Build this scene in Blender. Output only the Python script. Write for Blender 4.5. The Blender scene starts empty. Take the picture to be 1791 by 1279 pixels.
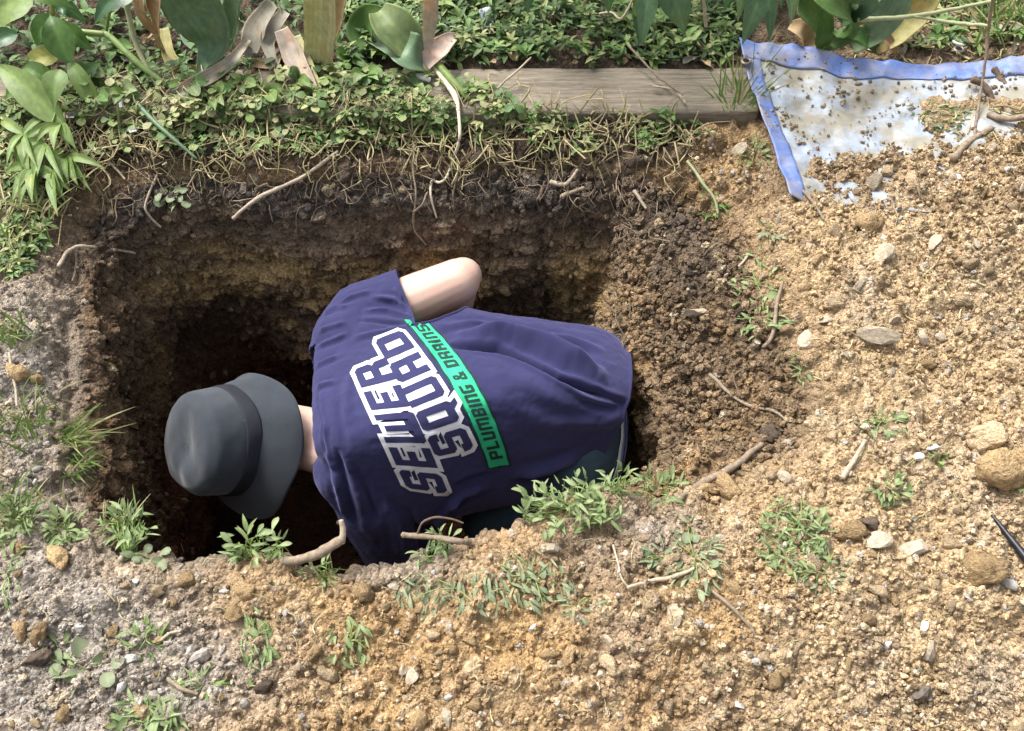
import bpy, bmesh, math, random
import numpy as np
from mathutils import Vector, Matrix, Quaternion
from mathutils.bvhtree import BVHTree

random.seed(7)
RNG = np.random.default_rng(11)
scene = bpy.context.scene
COL = scene.collection

# ------------------------------------------------------------------ camera
CAM_H, PITCH, FPX = 1.40, math.radians(57.0), 1600.0
cam_data = bpy.data.cameras.new('camera')
cam_data.sensor_width = 36.0
cam_data.lens = 36.0 * FPX / 1791.0
cam_data.clip_start = 0.02
cam_data.clip_end = 300.0
cam = bpy.data.objects.new('camera', cam_data)
cam.location = (0, 0, CAM_H)
cam.rotation_euler = (math.pi / 2 - PITCH, 0, 0)
COL.objects.link(cam)
scene.camera = cam

# ------------------------------------------------------------------ sky + sun
SUN_ELEV, SUN_AZ = math.radians(54), math.radians(-46)     # azimuth from +Y towards +X
world = bpy.data.worlds.new('World')
scene.world = world
world.use_nodes = True
wn = world.node_tree
for n in list(wn.nodes):
    wn.nodes.remove(n)
wo = wn.nodes.new('ShaderNodeOutputWorld')
bg = wn.nodes.new('ShaderNodeBackground')
sky = wn.nodes.new('ShaderNodeTexSky')
sky.sky_type = 'NISHITA'
sky.sun_disc = False
sky.sun_elevation = SUN_ELEV
sky.sun_rotation = SUN_AZ
sky.air_density = 1.0
sky.dust_density = 6.0
sky.ozone_density = 0.6
hs = wn.nodes.new('ShaderNodeHueSaturation')               # thin even cloud: greyer sky
hs.inputs['Saturation'].default_value = 0.30
wn.links.new(sky.outputs[0], hs.inputs['Color'])
wn.links.new(hs.outputs[0], bg.inputs['Color'])
bg.inputs['Strength'].default_value = 0.15
wn.links.new(bg.outputs[0], wo.inputs[0])
sun_d = bpy.data.lights.new('sun', 'SUN')
sun_d.energy = 2.5
sun_d.angle = math.radians(18)
sun_d.color = (1.0, 0.965, 0.915)
sun = bpy.data.objects.new('sun', sun_d)
sdir = Vector((math.sin(SUN_AZ) * math.cos(SUN_ELEV), math.cos(SUN_AZ) * math.cos(SUN_ELEV), math.sin(SUN_ELEV)))
sun.rotation_euler = (-sdir).to_track_quat('-Z', 'Y').to_euler()
sun.location = (0, 2, 6)
COL.objects.link(sun)
vs = scene.view_settings
vs.view_transform = 'Standard'
vs.look = 'None'
vs.exposure = 0.84
vs.gamma = 1.0
vs.use_curve_mapping = False
scene.render.engine = 'CYCLES'
scene.cycles.max_bounces = 5
scene.cycles.diffuse_bounces = 3
scene.cycles.transmission_bounces = 3
scene.render.resolution_x, scene.render.resolution_y = 1024, 731

# ------------------------------------------------------------------ photo pixel -> place helpers
CX, CY = 895.5, 639.5
cF = np.array([0, math.cos(PITCH), -math.sin(PITCH)])
cU = np.array([0, math.sin(PITCH), math.cos(PITCH)])
cR = np.array([1.0, 0, 0])
CAMP = np.array([0, 0, CAM_H])

def ray(px, py):
    return cF + cR * (px - CX) / FPX - cU * (py - CY) / FPX

def U(px, py, z=0.0):
    d = ray(px, py)
    t = (z - CAM_H) / d[2]
    return CAMP + d * t

def V3(a):
    return Vector((float(a[0]), float(a[1]), float(a[2])))

def project(P):
    q = P - CAMP
    dz = q @ cF
    dz = np.where(dz < 0.05, 0.05, dz)
    return CX + FPX * (q @ cR) / dz, CY - FPX * (q @ cU) / dz

# ------------------------------------------------------------------ noise (numpy)
def _h(ix, iy, iz, seed):
    h = (ix.astype(np.uint32) * np.uint32(73856093)) ^ (iy.astype(np.uint32) * np.uint32(19349663)) \
        ^ (iz.astype(np.uint32) * np.uint32(83492791)) ^ np.uint32((seed * 2654435761) & 0xffffffff)
    h ^= h >> np.uint32(15)
    h *= np.uint32(0x2c1b3c6d)
    h ^= h >> np.uint32(12)
    h *= np.uint32(0x297a2d39)
    h ^= h >> np.uint32(15)
    return h

def _f(h):
    return (h & np.uint32(0xffffff)).astype(np.float32) / np.float32(16777216.0)

def vnoise(p, seed=0):
    p = p.astype(np.float32)
    i = np.floor(p).astype(np.int32)
    f = p - i
    u = f * f * (3 - 2 * f)
    out = np.zeros(len(p), np.float32)
    for dx in (0, 1):
        wx = u[:, 0] if dx else 1 - u[:, 0]
        for dy in (0, 1):
            wy = u[:, 1] if dy else 1 - u[:, 1]
            for dz in (0, 1):
                wz = u[:, 2] if dz else 1 - u[:, 2]
                out += wx * wy * wz * _f(_h(i[:, 0] + dx, i[:, 1] + dy, i[:, 2] + dz, seed))
    return out * 2 - 1

def fbm(p, freq, octv=3, seed=0, gain=0.5):
    a, s, tot = 1.0, 0, 0.0
    out = np.zeros(len(p), np.float32)
    for k in range(octv):
        out += a * vnoise(p * (freq * 2.03 ** k) + 17.3 * k, seed + k)
        tot += a
        a *= gain
    return out / tot

def domes(p, cell, seed, density=0.7, rmin=0.22, rmax=0.55, power=0.5):
    """rounded lumps scattered in 3D cells; returns height (in units of cell) and a random id per lump"""
    q = (p / cell).astype(np.float32)
    i = np.floor(q).astype(np.int32)
    best = np.zeros(len(p), np.float32)
    rid = np.full(len(p), 0.5, np.float32)
    for dx in (-1, 0, 1):
        for dy in (-1, 0, 1):
            for dz in (-1, 0, 1):
                a, b, c = i[:, 0] + dx, i[:, 1] + dy, i[:, 2] + dz
                h = _h(a, b, c, seed)
                r0 = _f(h)
                h2 = h * np.uint32(747796405) + np.uint32(2891336453)
                h2 ^= h2 >> np.uint32(13)
                r1 = _f(h2)
                h3 = h2 * np.uint32(277803737) + np.uint32(12345)
                h3 ^= h3 >> np.uint32(16)
                r2 = _f(h3)
                h4 = h3 * np.uint32(1664525) + np.uint32(1013904223)
                h4 ^= h4 >> np.uint32(14)
                r3 = _f(h4)
                rad = rmin + (rmax - rmin) * r3 * r3
                d2 = (q[:, 0] - a - r0) ** 2 + (q[:, 1] - b - r1) ** 2 + (q[:, 2] - c - r2) ** 2
                v = np.clip(1 - d2 / (rad * rad), 0, 1) ** power * rad
                v *= ((r0 * 7.13 + r2 * 3.7) % 1.0 < density)
                m = v > best
                best = np.where(m, v, best)
                rid = np.where(m, (r1 * 5.3 + r3 * 3.1) % 1.0, rid)
    return best, rid

def sstep(a, b, x):
    t = np.clip((x - a) / (b - a), 0, 1)
    return t * t * (3 - 2 * t)

# ------------------------------------------------------------------ mesh + object helpers
def mesh_np(name, verts, faces, smooth=True):
    """faces: (n,k) int array or list of such arrays with different k"""
    if not isinstance(faces, list):
        faces = [faces]
    faces = [np.asarray(f, np.int32) for f in faces if len(f)]
    me = bpy.data.meshes.new(name)
    verts = np.asarray(verts, np.float32)
    me.vertices.add(len(verts))
    me.vertices.foreach_set('co', verts.ravel())
    nl = sum(f.size for f in faces)
    nf = sum(len(f) for f in faces)
    me.loops.add(nl)
    me.loops.foreach_set('vertex_index', np.concatenate([f.ravel() for f in faces]))
    me.polygons.add(nf)
    tot = np.concatenate([np.full(len(f), f.shape[1], np.int32) for f in faces])
    st = np.concatenate([[0], np.cumsum(tot)[:-1]]).astype(np.int32)
    me.polygons.foreach_set('loop_start', st)
    me.polygons.foreach_set('use_smooth', np.full(nf, smooth))
    me.update(calc_edges=True)
    me.validate()
    return me

def set_color(me, cols, name='Col'):
    at = me.color_attributes.new(name, 'FLOAT_COLOR', 'POINT')
    c = np.ones((len(me.vertices), 4), np.float32)
    c[:, :3] = cols
    at.data.foreach_set('color', c.ravel())

def set_vein(me, vals):
    """per-vertex tint of a leaf: (n,) or (n,3)"""
    vals = np.asarray(vals, np.float32)
    if vals.ndim == 0: vals = np.full(len(me.vertices), vals)
    if vals.ndim == 1: vals = np.repeat(vals[:, None], 3, 1)
    set_color(me, vals, 'Vein')

def obj(name, me, mat=None, parent=None):
    o = bpy.data.objects.new(name, me)
    if mat is not None and len(me.materials) == 0:
        me.materials.append(mat)
    COL.objects.link(o)
    if parent is not None:
        o.parent = parent
    return o

def empty(name, loc):
    o = bpy.data.objects.new(name, None)
    o.empty_display_size = 0.03
    o.location = V3(loc)
    COL.objects.link(o)
    return o

def tag(o, label=None, cat=None, group=None, kind=None):
    if label: o['label'] = label
    if cat: o['category'] = cat
    if group: o['group'] = group
    if kind: o['kind'] = kind
    return o

# ------------------------------------------------------------------ materials
def new_mat(name):
    m = bpy.data.materials.new(name)
    m.use_nodes = True
    nt = m.node_tree
    return m, nt, nt.nodes['Principled BSDF'], nt.nodes['Material Output']

def N(nt, t, **kw):
    n = nt.nodes.new(t)
    for k, v in kw.items():
        setattr(n, k, v)
    return n

def mixc(nt, blend, fac, a, b):
    n = nt.nodes.new('ShaderNodeMix')
    n.data_type = 'RGBA'
    n.blend_type = blend
    for s, v in ((n.inputs[0], fac), (n.inputs[6], a), (n.inputs[7], b)):
        if hasattr(v, 'is_output'):
            nt.links.new(v, s)
        elif isinstance(v, (int, float)):
            s.default_value = v
        else:
            s.default_value = (v[0], v[1], v[2], 1)
    return n.outputs[2]

def ramp(nt, src, p0, c0, p1, c1):
    r = nt.nodes.new('ShaderNodeValToRGB')
    r.color_ramp.elements[0].position = p0
    r.color_ramp.elements[0].color = (*c0, 1) if not isinstance(c0, (int, float)) else (c0, c0, c0, 1)
    r.color_ramp.elements[1].position = p1
    r.color_ramp.elements[1].color = (*c1, 1) if not isinstance(c1, (int, float)) else (c1, c1, c1, 1)
    nt.links.new(src, r.inputs[0])
    return r.outputs[0]

def noise_tex(nt, scale, detail=4, rough=0.6, coord='Object', stretch=None):
    tc = nt.nodes.new('ShaderNodeTexCoord')
    src = tc.outputs[coord]
    if stretch:
        mp = nt.nodes.new('ShaderNodeMapping')
        mp.inputs['Scale'].default_value = stretch
        nt.links.new(src, mp.inputs[0])
        src = mp.outputs[0]
    n = nt.nodes.new('ShaderNodeTexNoise')
    n.inputs['Scale'].default_value = scale
    n.inputs['Detail'].default_value = detail
    n.inputs['Roughness'].default_value = rough
    nt.links.new(src, n.inputs['Vector'])
    return n.outputs[0]

def bump(nt, bs, src, strength, dist):
    b = nt.nodes.new('ShaderNodeBump')
    b.inputs['Strength'].default_value = strength
    b.inputs['Distance'].default_value = dist
    nt.links.new(src, b.inputs['Height'])
    nt.links.new(b.outputs[0], bs.inputs['Normal'])

def soil_mat(name, base=None, var=(0.62, 1.38), fine=420, bs_d=0.003, coarse=70):
    m, nt, bs, out = new_mat(name)
    if base is None:
        at = N(nt, 'ShaderNodeAttribute', attribute_name='Col')
        c = at.outputs['Color']
    else:
        oi = N(nt, 'ShaderNodeObjectInfo')
        c = mixc(nt, 'MULTIPLY', 1.0, base, ramp(nt, oi.outputs['Random'], 0, 0.72, 1, 1.25))
    n1 = noise_tex(nt, fine, 3, 0.65)
    n2 = noise_tex(nt, coarse, 4, 0.65)
    c = mixc(nt, 'MULTIPLY', 1.0, c, ramp(nt, n1, 0.3, var[0], 0.72, var[1]))
    c = mixc(nt, 'MULTIPLY', 1.0, c, ramp(nt, n2, 0.28, 0.80, 0.74, 1.18))
    nt.links.new(c, bs.inputs['Base Color'])
    bs.inputs['Roughness'].default_value = 0.97
    bs.inputs['Specular IOR Level'].default_value = 0.15
    add = N(nt, 'ShaderNodeMath', operation='ADD')
    nt.links.new(n1, add.inputs[0])
    nt.links.new(n2, add.inputs[1])
    hgt = add.outputs[0]
    if base is None:                                         # grains of a few millimetres between the modelled crumbs
        tc = N(nt, 'ShaderNodeTexCoord')
        wn_ = N(nt, 'ShaderNodeTexNoise')
        wn_.inputs['Scale'].default_value = 90
        nt.links.new(tc.outputs['Object'], wn_.inputs['Vector'])
        wv = N(nt, 'ShaderNodeVectorMath', operation='SCALE')
        wv.inputs['Scale'].default_value = 0.006
        nt.links.new(wn_.outputs['Color'], wv.inputs[0])
        av = N(nt, 'ShaderNodeVectorMath', operation='ADD')
        nt.links.new(tc.outputs['Object'], av.inputs[0])
        nt.links.new(wv.outputs[0], av.inputs[1])
        for sc, wgt, lo, hi in ((165, 1.5, 0.68, 1.30),):
            vo = N(nt, 'ShaderNodeTexVoronoi')
            vo.inputs['Scale'].default_value = sc
            nt.links.new(av.outputs[0], vo.inputs['Vector'])
            mu = N(nt, 'ShaderNodeMath', operation='MULTIPLY')
            mu.inputs[1].default_value = -wgt
            nt.links.new(vo.outputs['Distance'], mu.inputs[0])
            a2 = N(nt, 'ShaderNodeMath', operation='ADD')
            nt.links.new(hgt, a2.inputs[0]); nt.links.new(mu.outputs[0], a2.inputs[1])
            hgt = a2.outputs[0]
            sx = N(nt, 'ShaderNodeSeparateColor')
            nt.links.new(vo.outputs['Color'], sx.inputs[0])
            c = mixc(nt, 'MULTIPLY', 1.0, c, ramp(nt, sx.outputs[0], 0, lo, 1, hi))
        nt.links.new(c, bs.inputs['Base Color'])
        bs_d = 0.0055
    bump(nt, bs, hgt, 0.8, bs_d)
    return m

def leaf_mat(name, base=None, base2=None, rough=0.5, trans=0.28, vein=0.0, attr=False):
    """thin leaf: glossy top, light passing through; colour varies from plant to plant"""
    m, nt, bs, out = new_mat(name)
    if attr:
        c = N(nt, 'ShaderNodeAttribute', attribute_name='Col').outputs['Color']
    else:
        oi = N(nt, 'ShaderNodeObjectInfo')
        c = mixc(nt, 'MIX', oi.outputs['Random'], base, base2 or base)
    if vein:                                                 # ribs, veins and yellowing carried by the leaf itself
        va = N(nt, 'ShaderNodeAttribute', attribute_name='Vein')
        c = mixc(nt, 'MULTIPLY', 1.0, c, va.outputs['Color'])
    n = noise_tex(nt, 55, 4, 0.6)
    c = mixc(nt, 'MULTIPLY', 1.0, c, ramp(nt, n, 0.3, 0.78, 0.72, 1.2))
    nt.links.new(c, bs.inputs['Base Color'])
    bs.inputs['Roughness'].default_value = rough
    bs.inputs['Specular IOR Level'].default_value = 0.35
    tr = N(nt, 'ShaderNodeBsdfTranslucent')
    tc = mixc(nt, 'MULTIPLY', 1.0, c, (1.0, 1.15, 0.6))
    nt.links.new(tc, tr.inputs[0])
    mx = N(nt, 'ShaderNodeMixShader')
    mx.inputs[0].default_value = trans
    nt.links.new(bs.outputs[0], mx.inputs[1])
    nt.links.new(tr.outputs[0], mx.inputs[2])
    nt.links.new(mx.outputs[0], out.inputs[0])
    bump(nt, bs, noise_tex(nt, 160, 3, 0.6), 0.25, 0.002)
    return m

def plain_mat(name, col, rough=0.7, nscale=90, var=(0.75, 1.2), bdist=0.0015, metal=0.0, stretch=None, spec=0.3):
    m, nt, bs, out = new_mat(name)
    n = noise_tex(nt, nscale, 5, 0.65, stretch=stretch)
    c = mixc(nt, 'MULTIPLY', 1.0, col, ramp(nt, n, 0.3, var[0], 0.72, var[1]))
    nt.links.new(c, bs.inputs['Base Color'])
    bs.inputs['Roughness'].default_value = rough
    bs.inputs['Metallic'].default_value = metal
    bs.inputs['Specular IOR Level'].default_value = spec
    if bdist:
        bump(nt, bs, n, 0.6, bdist)
    return m
# ================================================================== GROUND AND PIT
# rim of the pit, traced as ground points (photo pixels dropped onto z = 0)
RIM = [(128, 345), (175, 300), (240, 272), (330, 268), (420, 275), (520, 272), (620, 262), (720, 258), (830, 254), (940, 256),
       (1040, 262), (1120, 270), (1200, 300), (1262, 350), (1300, 420), (1330, 500), (1362, 570), (1395, 640), (1412, 700), (1385, 755),
       (1325, 795), (1255, 845), (1185, 872), (1120, 862), (1050, 850), (975, 872), (915, 915), (850, 935), (800, 955), (740, 985),
       (660, 992), (560, 992), (470, 985), (400, 982), (320, 990), (240, 978), (170, 948), (122, 900), (104, 850), (108, 780),
       (104, 700), (98, 620), (96, 540), (98, 460), (105, 395)]
RIMW = np.array([U(a, b)[:2] for a, b in RIM])
PIT_C = np.array([U(720, 600)[0], U(720, 600)[1]])
PIT_D = 1.02

def closed_spline(pts, n):
    pts = np.asarray(pts, float)
    k = len(pts)
    t = np.linspace(0, k, k * 40, endpoint=False)
    i = np.floor(t).astype(int)
    f = (t - i)[:, None]
    p0, p1, p2, p3 = pts[(i - 1) % k], pts[i % k], pts[(i + 1) % k], pts[(i + 2) % k]
    c = 0.5 * ((2 * p1) + (-p0 + p2) * f + (2 * p0 - 5 * p1 + 4 * p2 - p3) * f ** 2 + (-p0 + 3 * p1 - 3 * p2 + p3) * f ** 3)
    d = np.linalg.norm(np.roll(c, -1, 0) - c, axis=1)
    s = np.concatenate([[0], np.cumsum(d)])
    tt = np.linspace(0, s[-1], n, endpoint=False)
    cc = np.vstack([c, c[:1]])
    return np.stack([np.interp(tt, s, cc[:, j]) for j in range(pts.shape[1])], 1)

NS = 1260
rim = closed_spline(RIMW, NS)
r3 = np.column_stack([rim, np.zeros(NS)])
rdir = rim - PIT_C
rdir /= np.linalg.norm(rdir, axis=1)[:, None]
rim = rim + rdir * (0.012 * fbm(r3, 16, 3, 5) + 0.006 * fbm(r3, 60, 2, 9))[:, None]
rpx, rpy = project(np.column_stack([rim, np.zeros(NS)]))
# which side of the pit a rim point lies on (soft weights)
w_far = sstep(520, 300, rpy)
w_near = sstep(820, 930, rpy) * sstep(1260, 1120, rpx)
w_right = sstep(1150, 1260, rpx)
w_left = sstep(200, 120, rpx) * sstep(300, 420, rpy)
for _ in range(3):
    for w in (w_far, w_near, w_right, w_left):
        w[:] = (np.roll(w, 12) + w + np.roll(w, -12)) / 3

# --- rings: out on the ground, down the wall, over the floor
t_out = [0.0]
while t_out[-1] < 70:
    t = t_out[-1]
    t_out.append(t + (0.0042 if t < 0.55 else 0.0042 + (t - 0.55) * 0.012 if t < 1.3 else 0.12 + 0.25 * (t - 1.3)))
t_out = np.array(t_out[::-1])                       # outermost first, last = rim
n_out = len(t_out)
n_wall = 235
dd = np.linspace(0, 1, n_wall + 1)[1:]
depth = PIT_D * dd ** 1.05
n_floor = 60
ff = np.linspace(0, 1, n_floor + 1)[1:]

def base_height(x, y):
    """large shape of the ground: flat round the hole, spoil heap rising to the right, planting bed behind"""
    d = np.hypot(x - PIT_C[0], y - PIT_C[1])
    px_, py_ = x, y
    z = 0.13 * sstep(0.72, 1.45, x) * sstep(-0.2, 0.3, y) * sstep(2.3, 1.5, y)
    z = z + 0.03 * sstep(1.62, 1.80, y)
    z = z - 0.05 * sstep(0.55, 0.0, y)
    z = z * np.where(np.hypot(x, y) > 4, np.exp(-(np.hypot(x, y) - 4) / 6), 1)
    return z

# what can be seen of the tarp between the piles of soil (photo pixels)
TARP_SEEN = np.array([(1262, 70), (1500, 78), (1900, 84), (1900, 150), (1790, 178), (1720, 186), (1672, 192), (1640, 178), (1612, 182), (1588, 196), (1560, 212),
                      (1536, 230), (1592, 238), (1612, 262), (1590, 280), (1552, 268), (1516, 284), (1478, 284), (1444, 286), (1420, 262),
                      (1390, 236), (1366, 206), (1352, 232), (1344, 246), (1362, 282), (1384, 300), (1380, 350), (1362, 350), (1330, 280), (1296, 200)], float)

def poly_sd(px, py, poly):
    """signed distance in pixels, negative inside"""
    d = np.full(px.shape, 1e9)
    ins = np.zeros(px.shape, bool)
    k = len(poly)
    for a in range(k):
        x0, y0 = poly[a]
        x1, y1 = poly[(a + 1) % k]
        ex, ey = x1 - x0, y1 - y0
        t = np.clip(((px - x0) * ex + (py - y0) * ey) / (ex * ex + ey * ey), 0, 1)
        d = np.minimum(d, np.hypot(px - x0 - t * ex, py - y0 - t * ey))
        cond = ((y0 > py) != (y1 > py)) & (px < (x1 - x0) * (py - y0) / (y1 - y0 + 1e-12) + x0)
        ins ^= cond
    return np.where(ins, -d, d)

TARP_A = U(1286, 92, 0.03)
TARP_B = U(1860, 103, 0.12)
TARP_L = U(1376, 345, 0.03)

def tarp_base(x, y):
    return base_height(x, y) + 0.030

rows = []
# ground rings
for t in t_out:
    p = rim + rdir * t
    x, y = p[:, 0], p[:, 1]
    z = base_height(x, y)
    lip = 0.016 * np.exp(-t / 0.018) + w_far * 0.05 * np.exp(-t / 0.07) + w_left * 0.06 * np.exp(-t / 0.06) + w_right * 0.015 * np.exp(-t / 0.05)
    rows.append(np.column_stack([x, y, z - lip]))
rim_z = rows[-1][:, 2]
# wall rings
def inward(d):
    """how far the wall has come in at depth d"""
    far = 0.045 * sstep(0, 0.10, d) + 0.05 * sstep(0.08, 0.35, d) + 0.05 * sstep(0.3, 0.7, d)
    near = -0.03 * sstep(0.02, 0.2, d) - 0.05 * sstep(0.15, 0.6, d)
    right = 0.125 * sstep(0, 0.10, d) + 0.075 * sstep(0.05, 0.30, d) + 0.05 * sstep(0.3, 0.8, d)
    left = 0.035 * sstep(0, 0.05, d) - 0.03 * sstep(0.1, 0.35, d)
    return w_far * far + w_near * near + w_right * right + w_left * left

for d in depth:
    off = -inward(d)
    p = rim + rdir * off[:, None]
    # hollow dug into the far left corner
    zc = -d
    cav = np.exp(-(((rpx - 205) / 150) ** 2)) * w_far * np.exp(-((d - 0.60) / 0.13) ** 2) * 0.16
    cav += np.exp(-(((rpx - 960) / 120) ** 2)) * w_far * np.exp(-((d - 0.52) / 0.12) ** 2) * 0.10
    p = p + rdir * cav[:, None]
    rows.append(np.column_stack([p, rim_z * max(0, 1 - d / 0.12) * 1.0 + zc]))
wall_end = rows[-1].copy()
for f in ff:
    p = PIT_C + (wall_end[:, :2] - PIT_C) * (1 - f * 0.995)
    z = wall_end[:, 2] * 0 - PIT_D - 0.01 * math.sin(f * 3)
    rows.append(np.column_stack([p, z]))
BASE = np.array(rows)                               # R x NS x 3
R = BASE.shape[0]
dr = np.gradient(BASE, axis=0)
ds = np.roll(BASE, -1, 1) - np.roll(BASE, 1, 1)
nrm = np.cross(ds, dr)
nrm /= np.linalg.norm(nrm, axis=2)[:, :, None] + 1e-12
if nrm[n_out // 2, :, 2].mean() < 0:
    nrm = -nrm
for _ in range(6):
    nrm[1:-1] = (nrm[:-2] + 2 * nrm[1:-1] + nrm[2:]) / 4
nrm /= np.linalg.norm(nrm, axis=2)[:, :, None] + 1e-12
P = BASE.reshape(-1, 3).astype(np.float32)
NR = nrm.reshape(-1, 3).astype(np.float32)
ring = np.repeat(np.arange(R), NS)
sid = np.tile(np.arange(NS), R)
is_ground = ring < n_out
is_wall = (ring >= n_out) & (ring < n_out + n_wall)
is_floor = ring >= n_out + n_wall
dep = np.clip(-P[:, 2], 0, None)
tdist = np.where(is_ground, t_out[np.minimum(ring, n_out - 1)], 0.0).astype(np.float32)
near_cam = is_ground & (tdist > 1.6)                 # far ring: only coarse relief
gpx, gpy = project(P.astype(float))

# --- relief
warp = np.stack([fbm(P, 22, 2, 40 + k) for k in range(3)], 1) * 0.010
Pw = P + warp
D1, I1 = domes(Pw, 0.060, 101, 0.50, 0.20, 0.52)
D2, I2 = domes(Pw + 0.3, 0.026, 102, 0.75, 0.22, 0.58)
D3, I3 = domes(P + warp * 0.5, 0.0125, 103, 0.9, 0.25, 0.62)
big = fbm(P, 5.0, 3, 20)
mid = fbm(P, 17.0, 3, 24)
fin = fbm(P, 75.0, 3, 28)
# places where the soil is trampled or dusty rather than crumbly
gx, gy = gpx, gpy
def blob(px_, py_, rx, ry):
    return np.exp(-(((gx - px_) / rx) ** 2 + ((gy - py_) / ry) ** 2))
dusty = np.clip(blob(120, 1080, 230, 140) + blob(330, 1190, 200, 90) * .7 + blob(1190, 930, 150, 70) * (.35 + .5 * sstep(-.3, .4, mid)) + blob(700, 985, 140, 25) * .6
                + blob(40, 700, 90, 300) * 1.1 + blob(100, 1230, 200, 100) + blob(1740, 1190, 60, 70) * .6, 0, 1)
crumb = np.clip(0.45 + 0.55 * sstep(-0.35, 0.45, fbm(P, 4.2, 2, 33)) - 0.35 * dusty, 0.2, 1)
behind = sstep(250, 175, gpy) * sstep(1290, 1240, gpx)      # planting bed and verge
tar_sd = poly_sd(gpx, gpy, TARP_SEEN)
uT, vT = (TARP_B - TARP_A)[:2], (TARP_L - TARP_A)[:2]
MT = np.linalg.inv(np.column_stack([uT, vT]))
tq = (P[:, :2] - TARP_A[:2]) @ MT.T
in_tarp = is_ground & (tq[:, 0] > -0.01) & (tq[:, 1] > -0.01) & (tq[:, 0] < 2.2) & (tq[:, 1] < 1.02)
w_heap = sstep(-0.10, 0.03, tq[:, 0]) * sstep(-0.05, 0.25, tq[:, 1]) * sstep(1.9, 1.0, tq[:, 1]) * sstep(2.4, 1.6, tq[:, 0])
seen = in_tarp & (tar_sd < 0)
h_ground = 0.020 * big + 0.022 * mid + 0.007 * fin + crumb * (0.060 * 1.0 * D1 + 0.026 * 1.35 * D2) + 0.0125 * 1.35 * D3 * (1 - 0.3 * dusty)
h_ground -= 0.012
h_ground = np.where(behind > 0.01, h_ground * (1 - 0.5 * behind), h_ground)
# soil heaped over the lower part of the tarp, nothing where the sheet shows
edge_n = fbm(P, 30, 3, 77) * 16
cover = sstep(-3, 20, tar_sd + edge_n)
h_ground = np.where(in_tarp, h_ground * sstep(0, 14, tar_sd + edge_n) - (1 - cover) * 0.006, h_ground)
h_ground = h_ground + 0.058 * w_heap * np.where(in_tarp | (tq[:, 1] > 1.0), cover, 0.0)
h_wall = 0.030 * fbm(P * np.array([1, 1, 1.6], np.float32), 7, 3, 50) + 0.016 * fbm(P * np.array([1, 1, 2.2], np.float32), 26, 3, 53) \
    + 0.009 * fin + 0.050 * 0.48 * D1 + 0.026 * 0.95 * D2 + 0.0125 * 1.1 * D3
ledge = np.abs(fbm(P * np.array([0.6, 0.6, 2.6], np.float32), 9, 3, 58))
h_wall += 0.040 * (0.35 - ledge)
h_floor = 0.03 * mid + 0.02 * big + 0.06 * D1 + 0.025 * D2 + 0.01 * D3
wg = is_ground.astype(np.float32)
h_slump = 0.020 * mid + 0.016 * big + 0.007 * fin + 0.06 * 0.8 * D1 + 0.026 * 1.1 * D2 + 0.0125 * 1.2 * D3 - 0.008
slw = (w_right[sid] * sstep(0.30, 0.16, dep) + w_far[sid] * 0.7 * sstep(0.16, 0.06, dep)).clip(0, 1)
h_wall = h_wall * (1 - slw) + h_slump * slw
wsm = np.clip((ring - n_out) / 4.0, 0, 1)
H = np.where(is_ground, h_ground, np.where(is_floor, h_floor, h_ground[np.clip((n_out - 1) * NS + sid, 0, len(P) - 1)] * (1 - wsm) + h_wall * wsm))
ffade = np.clip((ring - n_out - n_wall) / 8.0, 0, 1)
H = np.where(is_floor, h_floor * ffade + h_wall * (1 - ffade), H)
H = np.where(near_cam, 0.05 * big + 0.02 * mid, H)
Pd = P + NR * H[:, None].astype(np.float32)

# --- soil colour (layers, dust, damp clay; the pit floor also carries painted shade)
TAN = np.array([0.490, 0.362, 0.218]); OCH = np.array([0.410, 0.268, 0.130]); BRN = np.array([0.255, 0.178, 0.108])
GRY = np.array([0.350, 0.308, 0.262]); DRK = np.array([0.066, 0.050, 0.038]); RED = np.array([0.095, 0.040, 0.020]); PAL = np.array([0.60, 0.49, 0.34])
def lerp(a, b, t):
    t = np.asarray(t)[:, None] if np.ndim(t) == 1 else t
    return a * (1 - t) + b * t
m1 = fbm(P, 6, 3, 60)
m2 = fbm(P, 24, 3, 64)
m3 = fbm(P, 3.1, 2, 68)
c = lerp(np.tile(BRN * 1.25, (len(P), 1)), OCH, sstep(-0.5, 0.25, m1))
rightness = sstep(1150, 1500, gpx)
c = lerp(c, TAN, np.clip(rightness * 0.75 + sstep(0.0, 0.5, m2) * 0.45, 0, 1))
c = lerp(c, BRN, sstep(0.15, 0.6, m3) * 0.45)
c = lerp(c, BRN * 0.95, np.clip(blob(1330, 640, 110, 120) + blob(1290, 420, 70, 110) + 0.5 * blob(1430, 690, 100, 60), 0, 1) * sstep(-0.6, 0.3, m2) * 0.85)
c = lerp(c, GRY, np.clip(dusty * 0.95 + 0.18 * sstep(0.1, 0.6, fbm(P, 9, 2, 71)), 0, 1))
c = lerp(c, PAL, sstep(0.55, 0.95, I2) * 0.40 * (D2 > 0.08))
c = lerp(c, BRN * 0.7, sstep(0.35, 0.0, I2) * 0.45 * (D2 > 0.05))
c = lerp(c, PAL * np.array([1.0, 0.95, 0.85]), (I1 > 0.86) * (D1 > 0.08) * 0.55)
c = lerp(c, np.array([0.5, 0.47, 0.43]), (I3 > 0.93) * (D3 > 0.12) * 0.5)
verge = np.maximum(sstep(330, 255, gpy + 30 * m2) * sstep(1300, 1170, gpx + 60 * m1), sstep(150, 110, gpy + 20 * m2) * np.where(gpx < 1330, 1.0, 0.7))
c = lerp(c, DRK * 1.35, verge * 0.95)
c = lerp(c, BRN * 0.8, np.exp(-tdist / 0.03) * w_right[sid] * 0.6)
c = lerp(c, GRY * 0.72, np.exp(-tdist / 0.05) * w_left[sid] * 0.7)
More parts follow.
